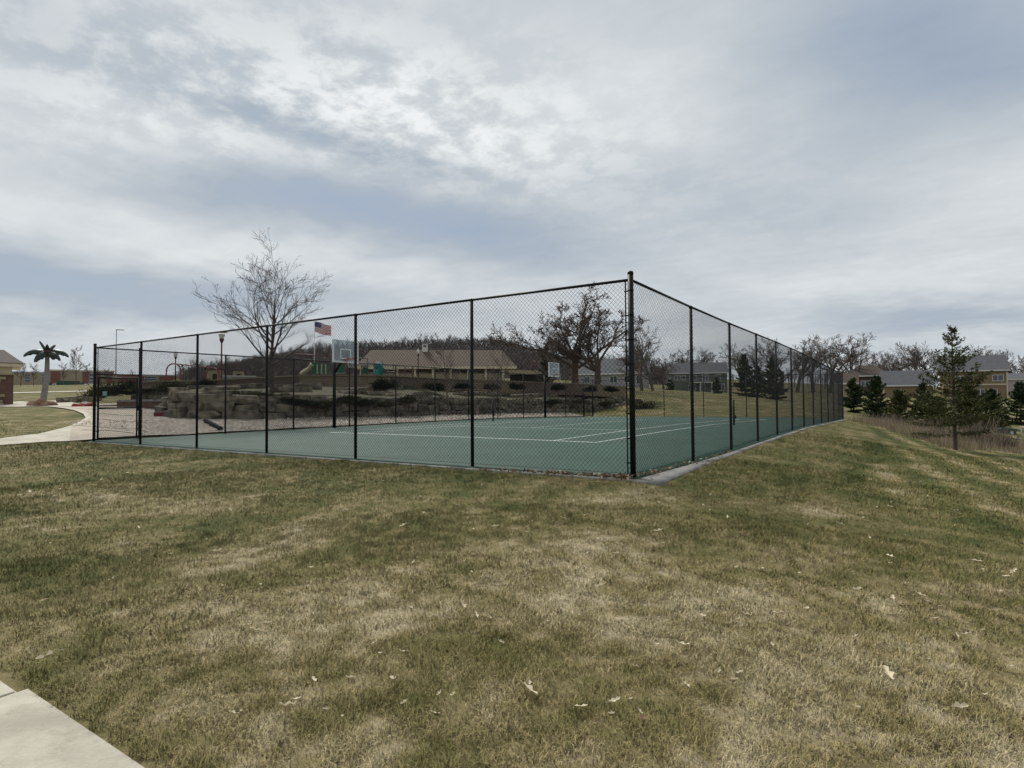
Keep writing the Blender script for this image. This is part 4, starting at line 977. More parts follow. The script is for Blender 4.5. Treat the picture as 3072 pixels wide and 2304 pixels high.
# ------------------------------------------------------------------ grass, leaves, tall grass
def lawn_blades():
    rows_ = []
    for d0, d1, dens in ((1.7, 4.2, 27000), (4.2, 7.5, 11000), (7.5, 13, 4000), (13, 24, 1100), (24, 46, 110)):
        half = math.radians(56); n_ = int(dens*half*(d1*d1-d0*d0)); a = YAW+rng.uniform(-half, half, n_); r = np.sqrt(rng.uniform(d0*d0, d1*d1, n_))
        rows_.append(np.stack([CAM[0]+r*np.sin(a), CAM[1]+r*np.cos(a), r], 1))
    P = np.concatenate(rows_); x, y, r = P.T
    clump = np.sin(x*9.1+3*np.sin(y*5.3))*np.sin(y*8.3+3*np.sin(x*4.7))
    keep = ~((x > -W-.3) & (x < np.where(y < 3, .60-.085*y, .25)+.05*np.sin(y*7)+.03*np.sin(y*17)) & (y > -.27+.05*np.sin(x*9)) & (y < LEN+.3)) & ~((y < -7.22+.02*np.sin(x*31)) & (y > -8.78))
    # walkway and plaza
    gi = [tuple(g(*q_)) for q_ in ((-700, 1420), (-300, 1372), (0, 1338), (140, 1328))]+[(-W-.32, -.55), (-W-.3, 6)]+[tuple(g(*q_)) for q_ in ((510, 1219), (140, 1221), (190, 1227), (225, 1234), (250, 1245), (257, 1256), (240, 1268), (215, 1278), (120, 1303), (0, 1318), (-300, 1342), (-700, 1362))]
    ins = np.zeros(len(x), bool); j = len(gi)-1
    for i in range(len(gi)):
        xi, yi = gi[i]; xj, yj = gi[j]; c = ((yi > y) != (yj > y)) & (x < (xj-xi)*(y-yi)/(yj-yi+1e-12)+xi); ins ^= c; j = i
    keep &= ~ins & ~((x < -W-.3) & (y > 1.2)) & (rng.random(len(x)) < .70+.45*clump)
    x, y, r = x[keep], y[keep], r[keep]; n_ = len(x); z = H(x, y, True)-.004
    fl = np.sin(x*2.1+1.3*np.sin(y*1.7))+np.sin(y*2.9+1.1*np.sin(x*2.3))
    a = fl*1.0+rng.normal(size=n_)*2.2; lean = rng.uniform(.25, 1.25, n_); ln = rng.uniform(.018, .045, n_)*(1+.5*(rng.random(n_) < .12))*(1+.25*clump[keep]); wd = np.maximum(.0013, r*.00036)*rng.uniform(.7, 1.5, n_)
    ln *= np.clip(1+(r-6)*.02, 1, 1.35)
    dx, dy = np.cos(a), np.sin(a); px, py = -dy*wd, dx*wd
    tilt = rng.uniform(-.8, .8, n_); mxx = x+dx*ln*.45*np.sin(lean); myy = y+dy*ln*.45*np.sin(lean); mz = z+ln*.55*np.cos(lean*.6)
    tx = mxx+np.cos(a+tilt)*ln*.6*np.sin(np.minimum(lean*1.4, 1.5)); ty = myy+np.sin(a+tilt)*ln*.6*np.sin(np.minimum(lean*1.4, 1.5)); tz = mz+ln*.55*np.cos(np.minimum(lean*1.45, 1.8))
    B0 = np.stack([x-px, y-py, z], 1); B1 = np.stack([x+px, y+py, z], 1); M0 = np.stack([mxx-px*.8, myy-py*.8, mz], 1); M1_ = np.stack([mxx+px*.8, myy+py*.8, mz], 1); T_ = np.stack([tx, ty, tz], 1)
    nr_ = r < 5.6; rn = rng.random(n_)
    Va = np.stack([B0[nr_], B1[nr_], M0[nr_], M1_[nr_], T_[nr_]], 1).reshape(-1, 3); b = np.arange(nr_.sum())*5
    Fa = np.concatenate([np.stack([b, b+1, b+3], 1), np.stack([b, b+3, b+2], 1), np.stack([b+2, b+3, b+4], 1)])
    Vb = np.stack([B0[~nr_], B1[~nr_], T_[~nr_]], 1).reshape(-1, 3); Fb = len(Va)+np.arange(len(Vb)).reshape(-1, 3)
    me_ = npmesh('grass', np.concatenate([Va, Vb]), [np.concatenate([Fa, Fb])], MT['blade'], np.concatenate([np.repeat(rn[nr_], 5), np.repeat(rn[~nr_], 3)]))
    tag(link('grass', me_), 'short matted blades of dormant grass covering the lawn', 'grass', kind='stuff'); return n_
nb = lawn_blades()
# tall dry grass and brush on the crest at the right
edge = [ground(u_, v_, 10)[:2] for u_, v_ in ((2542, 1262), (2613, 1273), (2704, 1303), (2795, 1328), (2856, 1346), (2916, 1350), (3029, 1360), (3090, 1362))]
edge = np.array(edge)
s_ = np.concatenate([[0], np.cumsum(np.linalg.norm(np.diff(edge, axis=0), axis=1))]); n_ = 12000
t_ = rng.uniform(0, s_[-1], n_); ex = np.interp(t_, s_, edge[:, 0]); ey = np.interp(t_, s_, edge[:, 1]); dpt = rng.random(n_)**1.3*6.5+.1
clumpv = np.sin(t_*3.1)+np.sin(t_*7.7+1)
X_ = ex+dpt*.16+rng.normal(size=n_)*.15; Y_ = ey+dpt*.98; Z_ = H(X_, Y_, True)
hh = (rng.uniform(.10, .42, n_)*(1+.3*clumpv))*np.clip(.4+dpt*.6, .4, 1); a = rng.uniform(0, 6.28, n_); wd = rng.uniform(.006, .014, n_); ln_ = rng.uniform(.05, .5, n_)*hh
V = np.stack([np.stack([X_-wd, Y_, Z_-.02], 1), np.stack([X_+wd, Y_, Z_-.02], 1), np.stack([X_+np.cos(a)*ln_, Y_+np.sin(a)*ln_, Z_+hh], 1)], 1).reshape(-1, 3)
tag(link('tall_grass', npmesh('tall_grass', V, [np.arange(len(V)).reshape(-1, 3)], MT['straw'], np.repeat(rng.random(n_), 3))), 'tall straw-coloured dead grass along the crest of the slope', 'grass', kind='stuff')
def brush(u_, v_, D, wd, hh, lab, n_=500, seed=1):
    r = random.Random(seed); p = onground(u_, v_, D); segs = []
    for i in range(n_):
        a = Vector((r.gauss(0, wd*.28), r.gauss(0, wd*.2), 0)); b = a+Vector((r.gauss(0, .3), r.gauss(0, .3), 1))*hh*r.uniform(.4, 1.1); m_ = (a+b)/2+Vector((r.gauss(0, .06), r.gauss(0, .06), 0))
        segs += [(tuple(a), tuple(m_), .009, .007), (tuple(m_), tuple(b), .007, .003)]
    t = thing('dry_shrub', lab, 'shrub', p, 0, 'bare brush on the slope'); link('twigs', segs_mesh('twigs', segs, MT['twig'], rnd=True), t)
for i, (u_, v_, D, wd, hh, lab) in enumerate([(2905, 1340, 26, 1.8, 1.25, 'tall thicket of bare grey twigs just right of the spruce trunk'), (2960, 1345, 27, 1.5, .8, 'low brown twiggy bush right of the tall thicket'),
        (3005, 1352, 26.5, 1.2, .6, 'round dark twiggy bush at the right end of the dead grass'), (2790, 1322, 27, 1.0, .45, 'low dark clump of twigs left of the spruce trunk'),
        (2640, 1272, 40, 3.0, .8, 'dead reeds in front of the dark pines'), (2735, 1300, 34, 3.0, .7, 'pale dead reeds under the low pine')]):
    brush(u_, v_, D, wd, hh, lab, 380, i)
# fallen leaves
def leafmesh(seed, material):
    r = random.Random(seed); n_ = 5; vs, fs = [], []
    L_ = 1.; curl = r.uniform(.5, 1.6); roll_ = r.uniform(.3, .9)
    for i in range(n_+1):
        t = i/n_; a = curl*(t-.5); wq = (math.sin(math.pi*min(1, t*.95+.05))**.8)*.15*(1+.5*math.cos(i*math.pi)); x = math.sin(a)/max(curl, .1)*L_; z = (1-math.cos(a))/max(curl, .1)*L_
        vs += [(x, -wq, z+wq*roll_), (x, 0, z), (x, wq, z+wq*roll_*r.uniform(.6, 1.3))]
    for i in range(n_): b = i*3; fs += [(b, b+3, b+4, b+1), (b+1, b+4, b+5, b+2)]
    vs += [(-L_*.5-.25, .01, .02), (-L_*.5-.25, -.01, .02)]; fs.append((0*3+1, len(vs)-1, len(vs)-2))
    m_ = bpy.data.meshes.new('leaf'); m_.from_pydata(vs, [], fs); m_.update(); m_.materials.append(material); return m_
LV = [leafmesh(i, MT['leafp']) for i in range(6)]+[leafmesh(9, MT['leafr']), leafmesh(10, MT['leafb'])]
special = [(2365, 1900, 7, 'russet curled leaf, the reddest on the lawn at the right', .075), (2665, 2050, 1, 'long pale folded leaf, largest on the lawn at the lower right', .12), (1930, 2190, 7, 'dark brown curled leaf near the bottom of the lawn', .09),
           (300, 1506, 0, 'flat tan leaf lying left of centre before the gate side of the lawn', .15), (142, 1998, 2, 'thin pale twig-like leaf above the sidewalk corner', .13), (2240, 1620, 7, 'single brown leaf left of the green patch', .10)]
used = []
def put_leaf(u_, v_, mi, label, size, group='pale dry leaves scattered on the lawn'):
    p = ground(u_, v_, 2.2); o = link('dry_leaf', LV[mi]); o.location = (float(p[0]), float(p[1]), float(p[2])+.038+size*.12); o.scale = (size,)*3
    o.rotation_euler = (random.uniform(-.4, .4), random.uniform(-.4, .4), random.uniform(0, 6.28)); tag(o, label, 'leaf', group)
for u_, v_, mi, lab, s1_ in special: put_leaf(u_, v_, mi, lab, s1_, None)
def where(u_, v_):
    if v_ < 1640: return 'small pale dry leaf in the grass '+('between the walkway and the fence' if u_ < 1000 else 'close to the fence corner' if u_ < 2150 else 'on the slope beside the long fence side')
    return 'small pale dry leaf in the near grass '+('toward the sidewalk' if u_ < 1000 else 'in the middle of the lawn' if u_ < 2150 else 'low on the right of the lawn')
lvpos = [(1152, 1526), (1370, 1527), (1270, 1553), (1385, 1556), (1720, 1514), (1760, 1557), (1420, 1604), (1486, 1594), (1690, 1569), (1100, 1552), (1210, 1590), (1900, 1584), (1975, 1608), (1240, 1705), (1497, 1750), (1660, 1840), (1390, 1838), (1880, 1720), (1800, 1778), (1850, 1675), (1640, 1890), (1590, 2100), (1050, 2060), (1180, 2065), (305, 1447), (370, 1439), (384, 1426), (600, 1516), (625, 1512), (690, 1540), (455, 1419), (415, 1595), (650, 1670), (340, 1752), (910, 1808), (930, 1717), (760, 1915), (800, 1890), (550, 1370), (577, 1381), (620, 1380), (90, 1484), (70, 1386), (1260, 1502), (2290, 1725), (2400, 1737), (2360, 1786), (2420, 1845), (2240, 1864), (2340, 1865), (2680, 1812), (2760, 1804), (2805, 1842), (2570, 1790), (2620, 1720), (2590, 1565), (2630, 1535), (2575, 1530), (2612, 1448), (2615, 1400), (2800, 1412), (2865, 1545), (2870, 1430), (2700, 1474), (2668, 1531), (2412, 1580), (2430, 1588), (2520, 1586), (2670, 1685), (2945, 1725), (3020, 1745), (3000, 1730), (2900, 1925), (3040, 1730), (3060, 1850), (2780, 2000), (2930, 1700), (2880, 2150), (2220, 1800), (2150, 1800), (2110, 1870), (2050, 1960), (1990, 1830), (860, 2150), (740, 1900), (1740, 2150), (3044, 1735)]
for u_, v_ in lvpos: put_leaf(u_, v_, random.randrange(6), where(u_, v_), random.uniform(.065, .11))
extra = [(random.uniform(0, 3072), 1385+random.random()**1.5*800) for _ in range(150)]
for u_, v_ in extra:
    if (u_ < 700 and v_ > 1850) or (u_ > 900 and u_ < 2100 and v_ < 1450) or (u_ > 2450 and v_ < 1420): continue
    put_leaf(u_, v_, random.randrange(6), where(u_, v_), random.uniform(.035, .07))
# litter drifted against the corner of the fence and along the edging
n_ = 420
t_ = rng.random(n_)**1.6; sideb = rng.random(n_) < .3
X_ = np.where(sideb, .05+np.abs(rng.normal(size=n_))*.08, -t_*2.6+.05); Y_ = np.where(sideb, t_*5.5, -.12-np.abs(rng.normal(size=n_))*.10)
Z_ = court_z(X_, Y_)+.008+rng.random(n_)*.05*(1-t_); N_ = rng.normal(size=(n_, 3))*np.array([1, 1, .6])
tag(link('leaf_litter', tris_cloud('leaf_litter', np.stack([X_, Y_, Z_], 1), N_, rng.uniform(.03, .07, n_), MT['litter'], rng.random(n_), .4)), 'drift of brown leaves against the foot of the corner post', 'leaves', kind='stuff')
# gravel pebbles, loose
n_ = 5200
yy = rng.uniform(1.8, 36, n_); xx = -W-.4-rng.random(n_)*(2.6+np.clip((6-yy)*1.4, 0, 5)); keep = wall_side(xx, yy) < -.1; xx, yy = xx[keep], yy[keep]; n_ = len(xx); zz_ = H(xx, yy, True)+.045
o8 = np.array([(1, 0, 0), (-1, 0, 0), (0, 1, 0), (0, -1, 0), (0, 0, 1), (0, 0, -1)]); sz = rng.uniform(.025, .06, (n_, 1, 1))*rng.uniform(.6, 1.2, (n_, 1, 3)); V = (np.stack([xx, yy, zz_], 1)[:, None]+o8[None]*sz).reshape(-1, 3)
f8 = np.array([(0, 2, 4), (2, 1, 4), (1, 3, 4), (3, 0, 4)]); Fc = (np.arange(n_)[:, None, None]*6+f8[None]).reshape(-1, 3)
MT['pebble'] = attr_mat('pebble', [(0, (.20, .17, .135)), (.5, (.38, .33, .27)), (1, (.60, .56, .50))])
tag(link('gravel', npmesh('gravel', V, [Fc], MT['pebble'], np.repeat(rng.random(n_), 6))), 'loose pinkish pebbles beside the far edge of the court', 'gravel', kind='stuff')

# ------------------------------------------------------------------ buildings
def window(t, x, y, z, wd, hh, mull=1, name='window', framemat=None):
    fr = MB(); f_ = .09
    fr.box(x-wd/2-f_, x+wd/2+f_, y-.06, y, z-f_, z).box(x-wd/2-f_, x+wd/2+f_, y-.06, y, z+hh, z+hh+f_).box(x-wd/2-f_, x-wd/2, y-.06, y, z, z+hh).box(x+wd/2, x+wd/2+f_, y-.06, y, z, z+hh)
    for k in range(1, mull+1): xm = x-wd/2+wd*k/(mull+1); fr.box(xm-.04, xm+.04, y-.055, y-.012, z, z+hh)
    o = fr.build(name, framemat or MT['trimw'], t)
    MB().box(x-wd/2, x+wd/2, y-.025, y-.008, z, z+hh).build('pane', MT['pane'], o)
def gable_roof(mb, x0, x1, y0, y1, z, rise, hip0=0, hip1=0, th=.18):
    ym = (y0+y1)/2
    for dz in (0,):
        mb.add([(x0, y0, z), (x1, y0, z), (x1, y1, z), (x0, y1, z), (x0+hip0, ym, z+rise), (x1-hip1, ym, z+rise), (x0, y0, z-th), (x1, y0, z-th), (x1, y1, z-th), (x0, y1, z-th)],
               [(0, 1, 5, 4), (2, 3, 4, 5), (1, 2, 5), (3, 0, 4), (6, 7, 1, 0), (7, 8, 2, 1), (8, 9, 3, 2), (9, 6, 0, 3), (9, 8, 7, 6)])
    return mb
def house(name, label, u_, vb, D, wd, dp, eh, rise, wall, roofm, turn=0, hip=(0, 0), wins=(), over=.5, trim='trimw', cat='house', base=None):
    p = onground(u_, vb, D) if base is None else np.array(base); t = thing(name, label, cat, p, frame_at(u_, D, turn))
    MB().box(-wd/2, wd/2, 0, dp, -2.0, eh).build('wall', wall, t)
    if not hip[0]:
        g_ = MB()
        for x in (-wd/2, wd/2-.1): g_.add([(x, 0, eh), (x, dp, eh), (x, dp/2, eh+rise*.96), (x+.1, 0, eh), (x+.1, dp, eh), (x+.1, dp/2, eh+rise*.96)], [(0, 2, 1), (3, 4, 5), (0, 3, 5, 2), (1, 2, 5, 4)])
        g_.build('gable', wall, t)
    gable_roof(MB(), -wd/2-over, wd/2+over, -over, dp+over, eh+.1, rise+.1, hip[0], hip[1]).build('roof', roofm, t)
    MB().box(-wd/2-over, wd/2+over, -over-.05, -over-.003, eh-.12, eh+.12).build('fascia', MT[trim], t)
    for (x, z, ww, wh, ml) in wins: window(t, x, -.003, z, ww, wh, ml)
    return t
# tan-roofed community building with a cupola and veranda columns
Db = 127; pb = at(1310, 1147, Db); lft = (1310-1068)/F*Db; 
zf = pb[2]; t = thing('pavilion', 'long low building with tan hip roof, pale columns and cupola', 'building', pb, frame_at(1310, Db, -.02))
Wd = (1548-1066)/F*Db; eh = at(1310, 1105, Db)[2]-zf; rise = (1105-1049)/F*Db*1.04
MB().box(-Wd/2+1.2, Wd/2-2.6, 3.0, 12, -2, eh).build('wall', MT['brown'], t)
MB().box(-Wd/2+1.2, Wd/2-2.6, .25, .45, -2, 1.9).build('low_wall', MT['tan'], t)
gable_roof(MB(), -Wd/2, Wd/2, -.5, 13, eh+.32, rise, 2.6, 2.7, .05).build('roof', MT['shingle'], t)
MB().box(-Wd/2, Wd/2, -.56, -.503, eh-.12, eh+.36).build('fascia', MT['cream'], t)
MB().box(-Wd/2+.1, Wd/2-.1, -.45, 12.5, eh+.02, eh+.24).build('soffit', MT['cream'], t)
for k in range(9):
    x = -Wd/2+1.3+k*(Wd-4.2)/8; MB().box(x-.22, x+.22, .0, .44 if False else .24, -2, eh+.02).box(x-.32, x+.32, -.08, .24, -2, .5).build('column', MT['cream'], t)
for k in range(8): window(t, -Wd/2+3.2+k*(Wd-5)/8, 2.99, 1.0, 1.6, 1.3, 1)
cu = MB().box(-.62, .62, 5.5, 6.9, eh+rise-.4, eh+rise+1.7); cx = (1272-1310)/F*Db
for i, v_ in enumerate(cu.v): cu.v[i] = (v_[0]+cx, v_[1], v_[2])
cup = cu.build('cupola', MT['trimw'], t)
b = MB().box(cx-.34, cx+.34, 5.42, 5.49, eh+rise+1.0, eh+rise+1.3); b.build('louvre', MT['dark'], cup)
MB().add([(cx-.76, 5.35, eh+rise+1.7), (cx+.76, 5.35, eh+rise+1.7), (cx+.76, 7.05, eh+rise+1.7), (cx-.76, 7.05, eh+rise+1.7), (cx, 6.2, eh+rise+2.45)], [(0, 1, 4), (1, 2, 4), (2, 3, 4), (3, 0, 4), (3, 2, 1, 0)]).build('cupola_roof', MT['shbrown'], cup)
# low wing at its right
pw = at(1584, 1147, 112); t = thing('low_wing', 'low tan canopy with dark railing at the right of the tan-roofed building', 'shelter', pw, frame_at(1584, 112))
MB().box(-3.6, 3.0, 0, 4, 1.55, 2.3).build('roof', MT['tan'], t)
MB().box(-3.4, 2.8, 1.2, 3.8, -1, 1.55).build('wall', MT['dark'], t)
for k in range(26): MB().box(-3.4+k*.245, -3.36+k*.245, 0, .04, -1, 1.2).build('railing_bar', MT['black'], t)
# small tan gate blocks on the left horizon
for u0, u1, v0, v1, lab in ((620, 668, 1110, 1150, 'larger tan block hut with brown roof, left of the hill'), (700, 731, 1113, 1150, 'small tan block hut with flat dark roof, right of the tall lamp post')):
    D = 100; p = at((u0+u1)/2, v1, D); wd = (u1-u0)/F*D; hh = (v1-v0)/F*D; t = thing('block_hut', lab, 'hut', p, frame_at((u0+u1)/2, D))
    MB().box(-wd/2, wd/2, 0, 2.2, -1.5, hh).build('wall', MT['tan'], t); MB().box(-wd/2-.15, wd/2+.15, -.2, 2.4, hh, hh+.28).build('roof', MT['shbrown'], t); MB().box(-.35, .35, -.03, -.003, 0, min(1.6, hh*.8)).build('door', MT['dark'], t)
p = at(715, 1150, 98); t = thing('low_wall', 'low pale wall between the two tan huts and the hill', 'wall', p, frame_at(715, 98))
MB().box(-2.4, 2.6, 0, .3, -1.5, 1.15).build('face', MT['concg'], t); MB().box(-2.5, 2.7, -.05, .35, 1.15, 1.25).build('coping', MT['trimw'], t)
# school
def school(u0, u1, vt, vb, D, label, bays, topm='cream'):
    p = at((u0+u1)/2, vb, D); wd = span(u0, u1, D); hh = (vb-vt)/F*D; t = thing('school_building', label, 'building', p, frame_at((u0+u1)/2, D))
    MB().box(-wd/2, wd/2, 0, 18, -3, hh-.7).build('wall', MT['tan'], t); MB().box(-wd/2-.1, wd/2+.1, -.12, 18.1, hh-.7, hh).build('parapet', MT[topm], t)
    for (a, b, m_) in bays:
        xa, xb = -wd/2+a*wd, -wd/2+b*wd
        if m_ == 'w':
            fr = MB().box(xa, xb, -.10, -.002, hh*.12, hh*.82).build('window', MT['steel'], t); n_ = 3
            for k in range(n_): MB().box(xa+.2, xb-.2, -.14, -.102, hh*(.15+.23*k), hh*(.15+.23*k+.16)).build('pane', MT['pane'], fr)
        else: MB().box(xa, xb, -.25, -.002, -3, hh-.71).build('brick_panel', MT[m_], t)
school(150, 345, 1110, 1157, 300, 'flat-roofed tan and brick school block with cream parapet, left of the gate', [(.02, .16, 'brickl'), (.50, .60, 'brickl'), (.60, .70, 'w'), (.70, .78, 'brickl'), (.88, .97, 'brickl')])
school(30, 152, 1115, 1150, 330, 'far grey-tan school wing behind the fake palm', [(.35, .5, 'w'), (.78, .95, 'w')], 'steel')
school(345, 640, 1124, 1152, 320, 'long low brick school wing seen through the swing set', [(.05, .3, 'brickl'), (.3, .42, 'w'), (.45, .62, 'brickl'), (.7, .8, 'w'), (.84, .98, 'brickl')], 'steel')
# houses
hw_ = span(2012, 2182, 165)
house('house', 'grey-green two-storey house with grey roof seen through the fence', 2097, 1178, 165, hw_, 9, 5.3, 3.0, MT['sage'], MT['shgrey'], .12, wins=[(-5.8, 3.5, 1.6, 1.2, 1), (-4.0, 3.5, .9, 1.2, 0), (-1.5, 3.4, 1.8, 1.3, 1), (1.8, 3.2, 1.5, 1.6, 1), (5, 3.2, 1.3, 1.6, 1), (-1.8, .6, 1.8, 1.5, 1), (1, .3, 1.2, 2.0, 0), (6, .5, 1.4, 1.7, 1)])
hp = bpy.data.objects['house']
MB().box(-2.6, 3.4, -1.9, -.01, 2.55, 2.8).build('porch_roof', MT['trimw'], hp)
for x in (-2.4, .2, 3.2): MB().box(x-.12, x+.12, -1.8, -1.56, -1.5, 2.55).build('porch_post', MT['trimw'], hp)
house('house', 'grey-roofed house low behind the big oak, right of the farther hoop', 1835, 1150, 125, 14.5, 10, 2.4, 3.4, MT['palegrey'], MT['shgrey'], -.1, wins=[(-5.2, .6, 1.1, 1.3, 1), (-2.6, .6, 1.1, 1.3, 1), (.4, .6, 1.4, 1.3, 1), (3.2, .6, 1.1, 1.3, 1), (5.6, .3, .9, 1.6, 0)])
Dh = 135; p = at(2925, 1200, Dh); wdh = span(2815, 3008, Dh)
house('house', 'orange-brown two-storey house with dark roof behind the spruce', 2908, 1200, Dh, wdh, 9, at(2908, 1113, Dh)[2]-p[2], 3.5, MT['brown'], MT['shgrey'], .1, base=p,
      wins=[(wdh/2-1.6, 4.3, 1.8, 1.25, 1), (wdh/2-6.5, 4.3, 1.0, 1.25, 0), (-2.5, 4.2, 1.8, 1.25, 1), (wdh/2-2.6, 1.2, 1.5, 1.2, 1), (1, 1.2, 1.4, 1.2, 1)])
hb = [o for o in bpy.data.objects if o.name.startswith('house')][-1]
MB().box(-wdh/2-.05, wdh/2+.05, -.12, -.003, 3.35, 3.62).build('belt_trim', MT['cream'], hb); MB().box(wdh/2-.14, wdh/2+.06, -.13, -.004, -2, 3.35).box(wdh/2-.14, wdh/2+.06, -.13, -.004, 3.62, 6.3).build('corner_board', MT['cream'], hb)
p = at(2725, 1197, 130); house('garage', 'long low grey-roofed garage wing left of the spruce', 2725, 1197, 130, span(2655, 2800, 130), 8, at(2725, 1157, 130)[2]-p[2], 3.3, MT['brown'], MT['shgrey'], .1, base=p, cat='garage', wins=[(-1.6, .7, 1.4, 1.2, 1), (2.6, .7, 1.2, 1.2, 1)])
p = at(2602, 1197, 145); house('house', 'dark brown house with low hip roof just right of the fence end', 2602, 1197, 145, span(2530, 2672, 145), 10, at(2602, 1128, 145)[2]-p[2], 2.7, MT['shbrown'], MT['shbrown'], 0, hip=(4, 4), base=p, wins=[(0, 3.2, 2.4, 1.2, 2), (3, 3.2, 1.2, 1.2, 1)])
p = at(2541, 1200, 100); house('shed', 'small tan shed with brown roof touching the fence end in view', 2541, 1200, 100, 2.6, 4, at(2541, 1151, 100)[2]-p[2], 1.7, MT['tan'], MT['shbrown'], 0, base=p, cat='shed', wins=[(.4, 1.1, .7, .9, 0)])
p = at(3050, 1200, 150); house('house', 'pale lavender-grey house at the right edge of the photo', 3050, 1200, 150, 7.5, 8, at(3050, 1138, 150)[2]-p[2], 1.5, MT['palegrey'], MT['shgrey'], .0, base=p, over=.25, wins=[(-2.2, 3.2, 1.0, .9, 1), (1.6, 3.2, 1.0, .9, 1), (0, .8, 1.0, 1.0, 1)])
# shelter at the left edge
Ds = 42; w2 = 5.0; fy = frame_at(-40, Ds); p = at(66, 1219, Ds)-w2*np.array([math.cos(fy), math.sin(fy), 0]); p[2] = at(40, 1219, Ds)[2]
t = thing('park_shelter', 'shelter with brown hip roof on a brick and stone pier, cut by the left edge', 'shelter', p, frame_at(-40, Ds))
eh = (1219-1103)/F*Ds
gable_roof(MB(), -w2, w2, -1.2, 4.0, eh+.26, 1.05, 1.0, 1.0, .03).build('roof', MT['shbrown'], t)
MB().box(-w2+.05, w2-.05, -1.15, 3.95, eh, eh+.225).build('fascia', MT['cream'], t)
MB().box(-w2+.55, w2-.58, -.6, 3.4, eh-.50, eh-.003).build('frieze', MT['cream'], t)
xp = w2-.5
MB().box(xp-1.5, xp, -.66, .34, -.3, eh-.58).build('brick_pier', MT['brick'], t)
MB().box(xp-1.6, xp+.08, -.75, .42, eh-.58, eh-.503).build('pier_cap', MT['stone'], t)
sy = -.665
for i in range(10):
    z0 = .05+i*.20; wq = [1.0, .95, .75, 1.05, .7, .8, .66, .6, .85, 1.1][i]; x0 = xp-1.5; nn_ = 3
    cuts = sorted([0, wq]+[random.uniform(.15, wq-.12) for _ in range(nn_-1)])
    for a, b in zip(cuts[:-1], cuts[1:]):
        if b-a > .08 and z0+.19 < eh-.6: MB().box(x0+a+.006, x0+b-.006, sy-.05-random.random()*.02, sy+.002, z0+.006, z0+.19).build('stone', MT['stone'], t)

# ------------------------------------------------------------------ fake palm on rocks
Pp = at(130, 1212, 39.5); gz = h(Pp[0], Pp[1]); Pp[2] = gz
t = thing('artificial_palm', 'artificial palm with grey ringed trunk and drooping dark fronds', 'palm', Pp, frame_at(130, 39))
ht = at(130, 1062, 39.5)[2]-gz
prof = []
nr = 24
for i in range(nr):
    f = i/nr; r = .19*(1-f)+.11*f
    prof += [(r*1.07, f*ht), (r*1.0, (f+.8/nr)*ht), (r*.93, (f+.99/nr)*ht)]
b = MB().lathe(prof, 12)
b.v = [(x+.22*math.sin(z/ht*1.9)-.05, y, z) for x, y, z in b.v]; b.build('trunk', MT['palmt'], t)
topx = .22*math.sin(1.9)-.05
MB().lathe([(.12, ht-.12), (.24, ht-.02), (.27, ht+.14), (.18, ht+.28)], 10, (topx, 0)).build('hub', MT['palmh'], t)
def frond(az, L_, el, drop, wd):
    n_ = 9; vs, fs = [], []
    ca, sa = math.cos(az), math.sin(az); x = 0; z = 0; a = el
    for i in range(n_+1):
        f = i/n_; ww = wd*(math.sin(math.pi*min(1, (f*.88+.10)))**.7)*(1+.10*math.cos(i*math.pi)); c_ = .85*ww
        for s_, zz2 in ((-1, -c_), (-.5, -.02), (0, .05), (.5, -.02), (1, -c_)):
            lx, ly = x, s_*ww; vs.append((topx+lx*ca-ly*sa, lx*sa+ly*ca, ht+.12+z+zz2))
        for s_, zz2 in ((1, -c_-.035), (0, -.0), (-1, -c_-.035)): vs.append((topx+x*ca-s_*ww*.96*sa, x*sa+s_*ww*.96*ca, ht+.12+z+zz2-.02))
        x += L_/n_*math.cos(a); z += L_/n_*math.sin(a); a -= drop/n_
    for i in range(n_):
        b = i*8
        for k in range(8): fs.append((b+k, b+(k+1) % 8, b+8+(k+1) % 8, b+8+k))
    fs.append(tuple(range(8))[::-1]); fs.append(tuple(n_*8+k for k in range(8)))
    return MB().add(vs, fs).build('frond', MT['palmf'], t, True)
for az, L_, el, dr, wd in ((.05, 1.35, .6, 1.75, .27), (-.5, 1.05, .2, 1.7, .27), (math.pi-.05, 1.4, .5, 1.6, .26), (math.pi+.55, 1.1, .15, 2.0, .32), (math.pi-.5, .9, 1.25, .55, .15), (.45, .75, 1.15, .7, .15), (-1.6, .6, 1.3, .4, .16), (1.9, 1.2, .4, 1.7, .2), (1.2, 1.2, .4, 1.7, .2)): frond(az, L_, el, dr, wd)
for i, (u_, v_, D, lx, lz, lab) in enumerate(((101, 1219, 38.6, .80, .46, 'buff rock at the left foot of the fake palm'), (123, 1220, 38.2, .75, .62, 'reddish rock in front of the fake palm'), (147, 1219, 38.6, .85, .44, 'rounded brown rock at the right foot of the fake palm'))):
    p = at(u_, v_, D); bm = bmesh.new(); bmesh.ops.create_icosphere(bm, subdivisions=2, radius=.55)
    for v_ in bm.verts: v_.co *= 1+.28*mnoise.noise(v_.co*2.1+Vector((i*7.3, 0, 0)))
    me = bpy.data.meshes.new('rock'); bm.to_mesh(me); bm.free(); me.materials.append(MT['rock'])
    o = link('rock', me); o.location = (p[0], p[1], p[2]+lz*.22); o.scale = (lx, .7, lz*1.15); o.rotation_euler = (0, 0, i*.7); tag(o, lab, 'rock', 'rocks around the fake palm')
p = ground(254, 1219.5, 25); t = thing('play_crab', 'low red humped play piece on the plaza, left of the gate post', 'play sculpture', p, frame_at(254, 36)); t.scale = (.72, .8, 1.25)
MB().lathe([(.62, -.02), (.60, .06), (.42, .14), (.1, .18)], 14).build('shell', MT['red'], t, True)
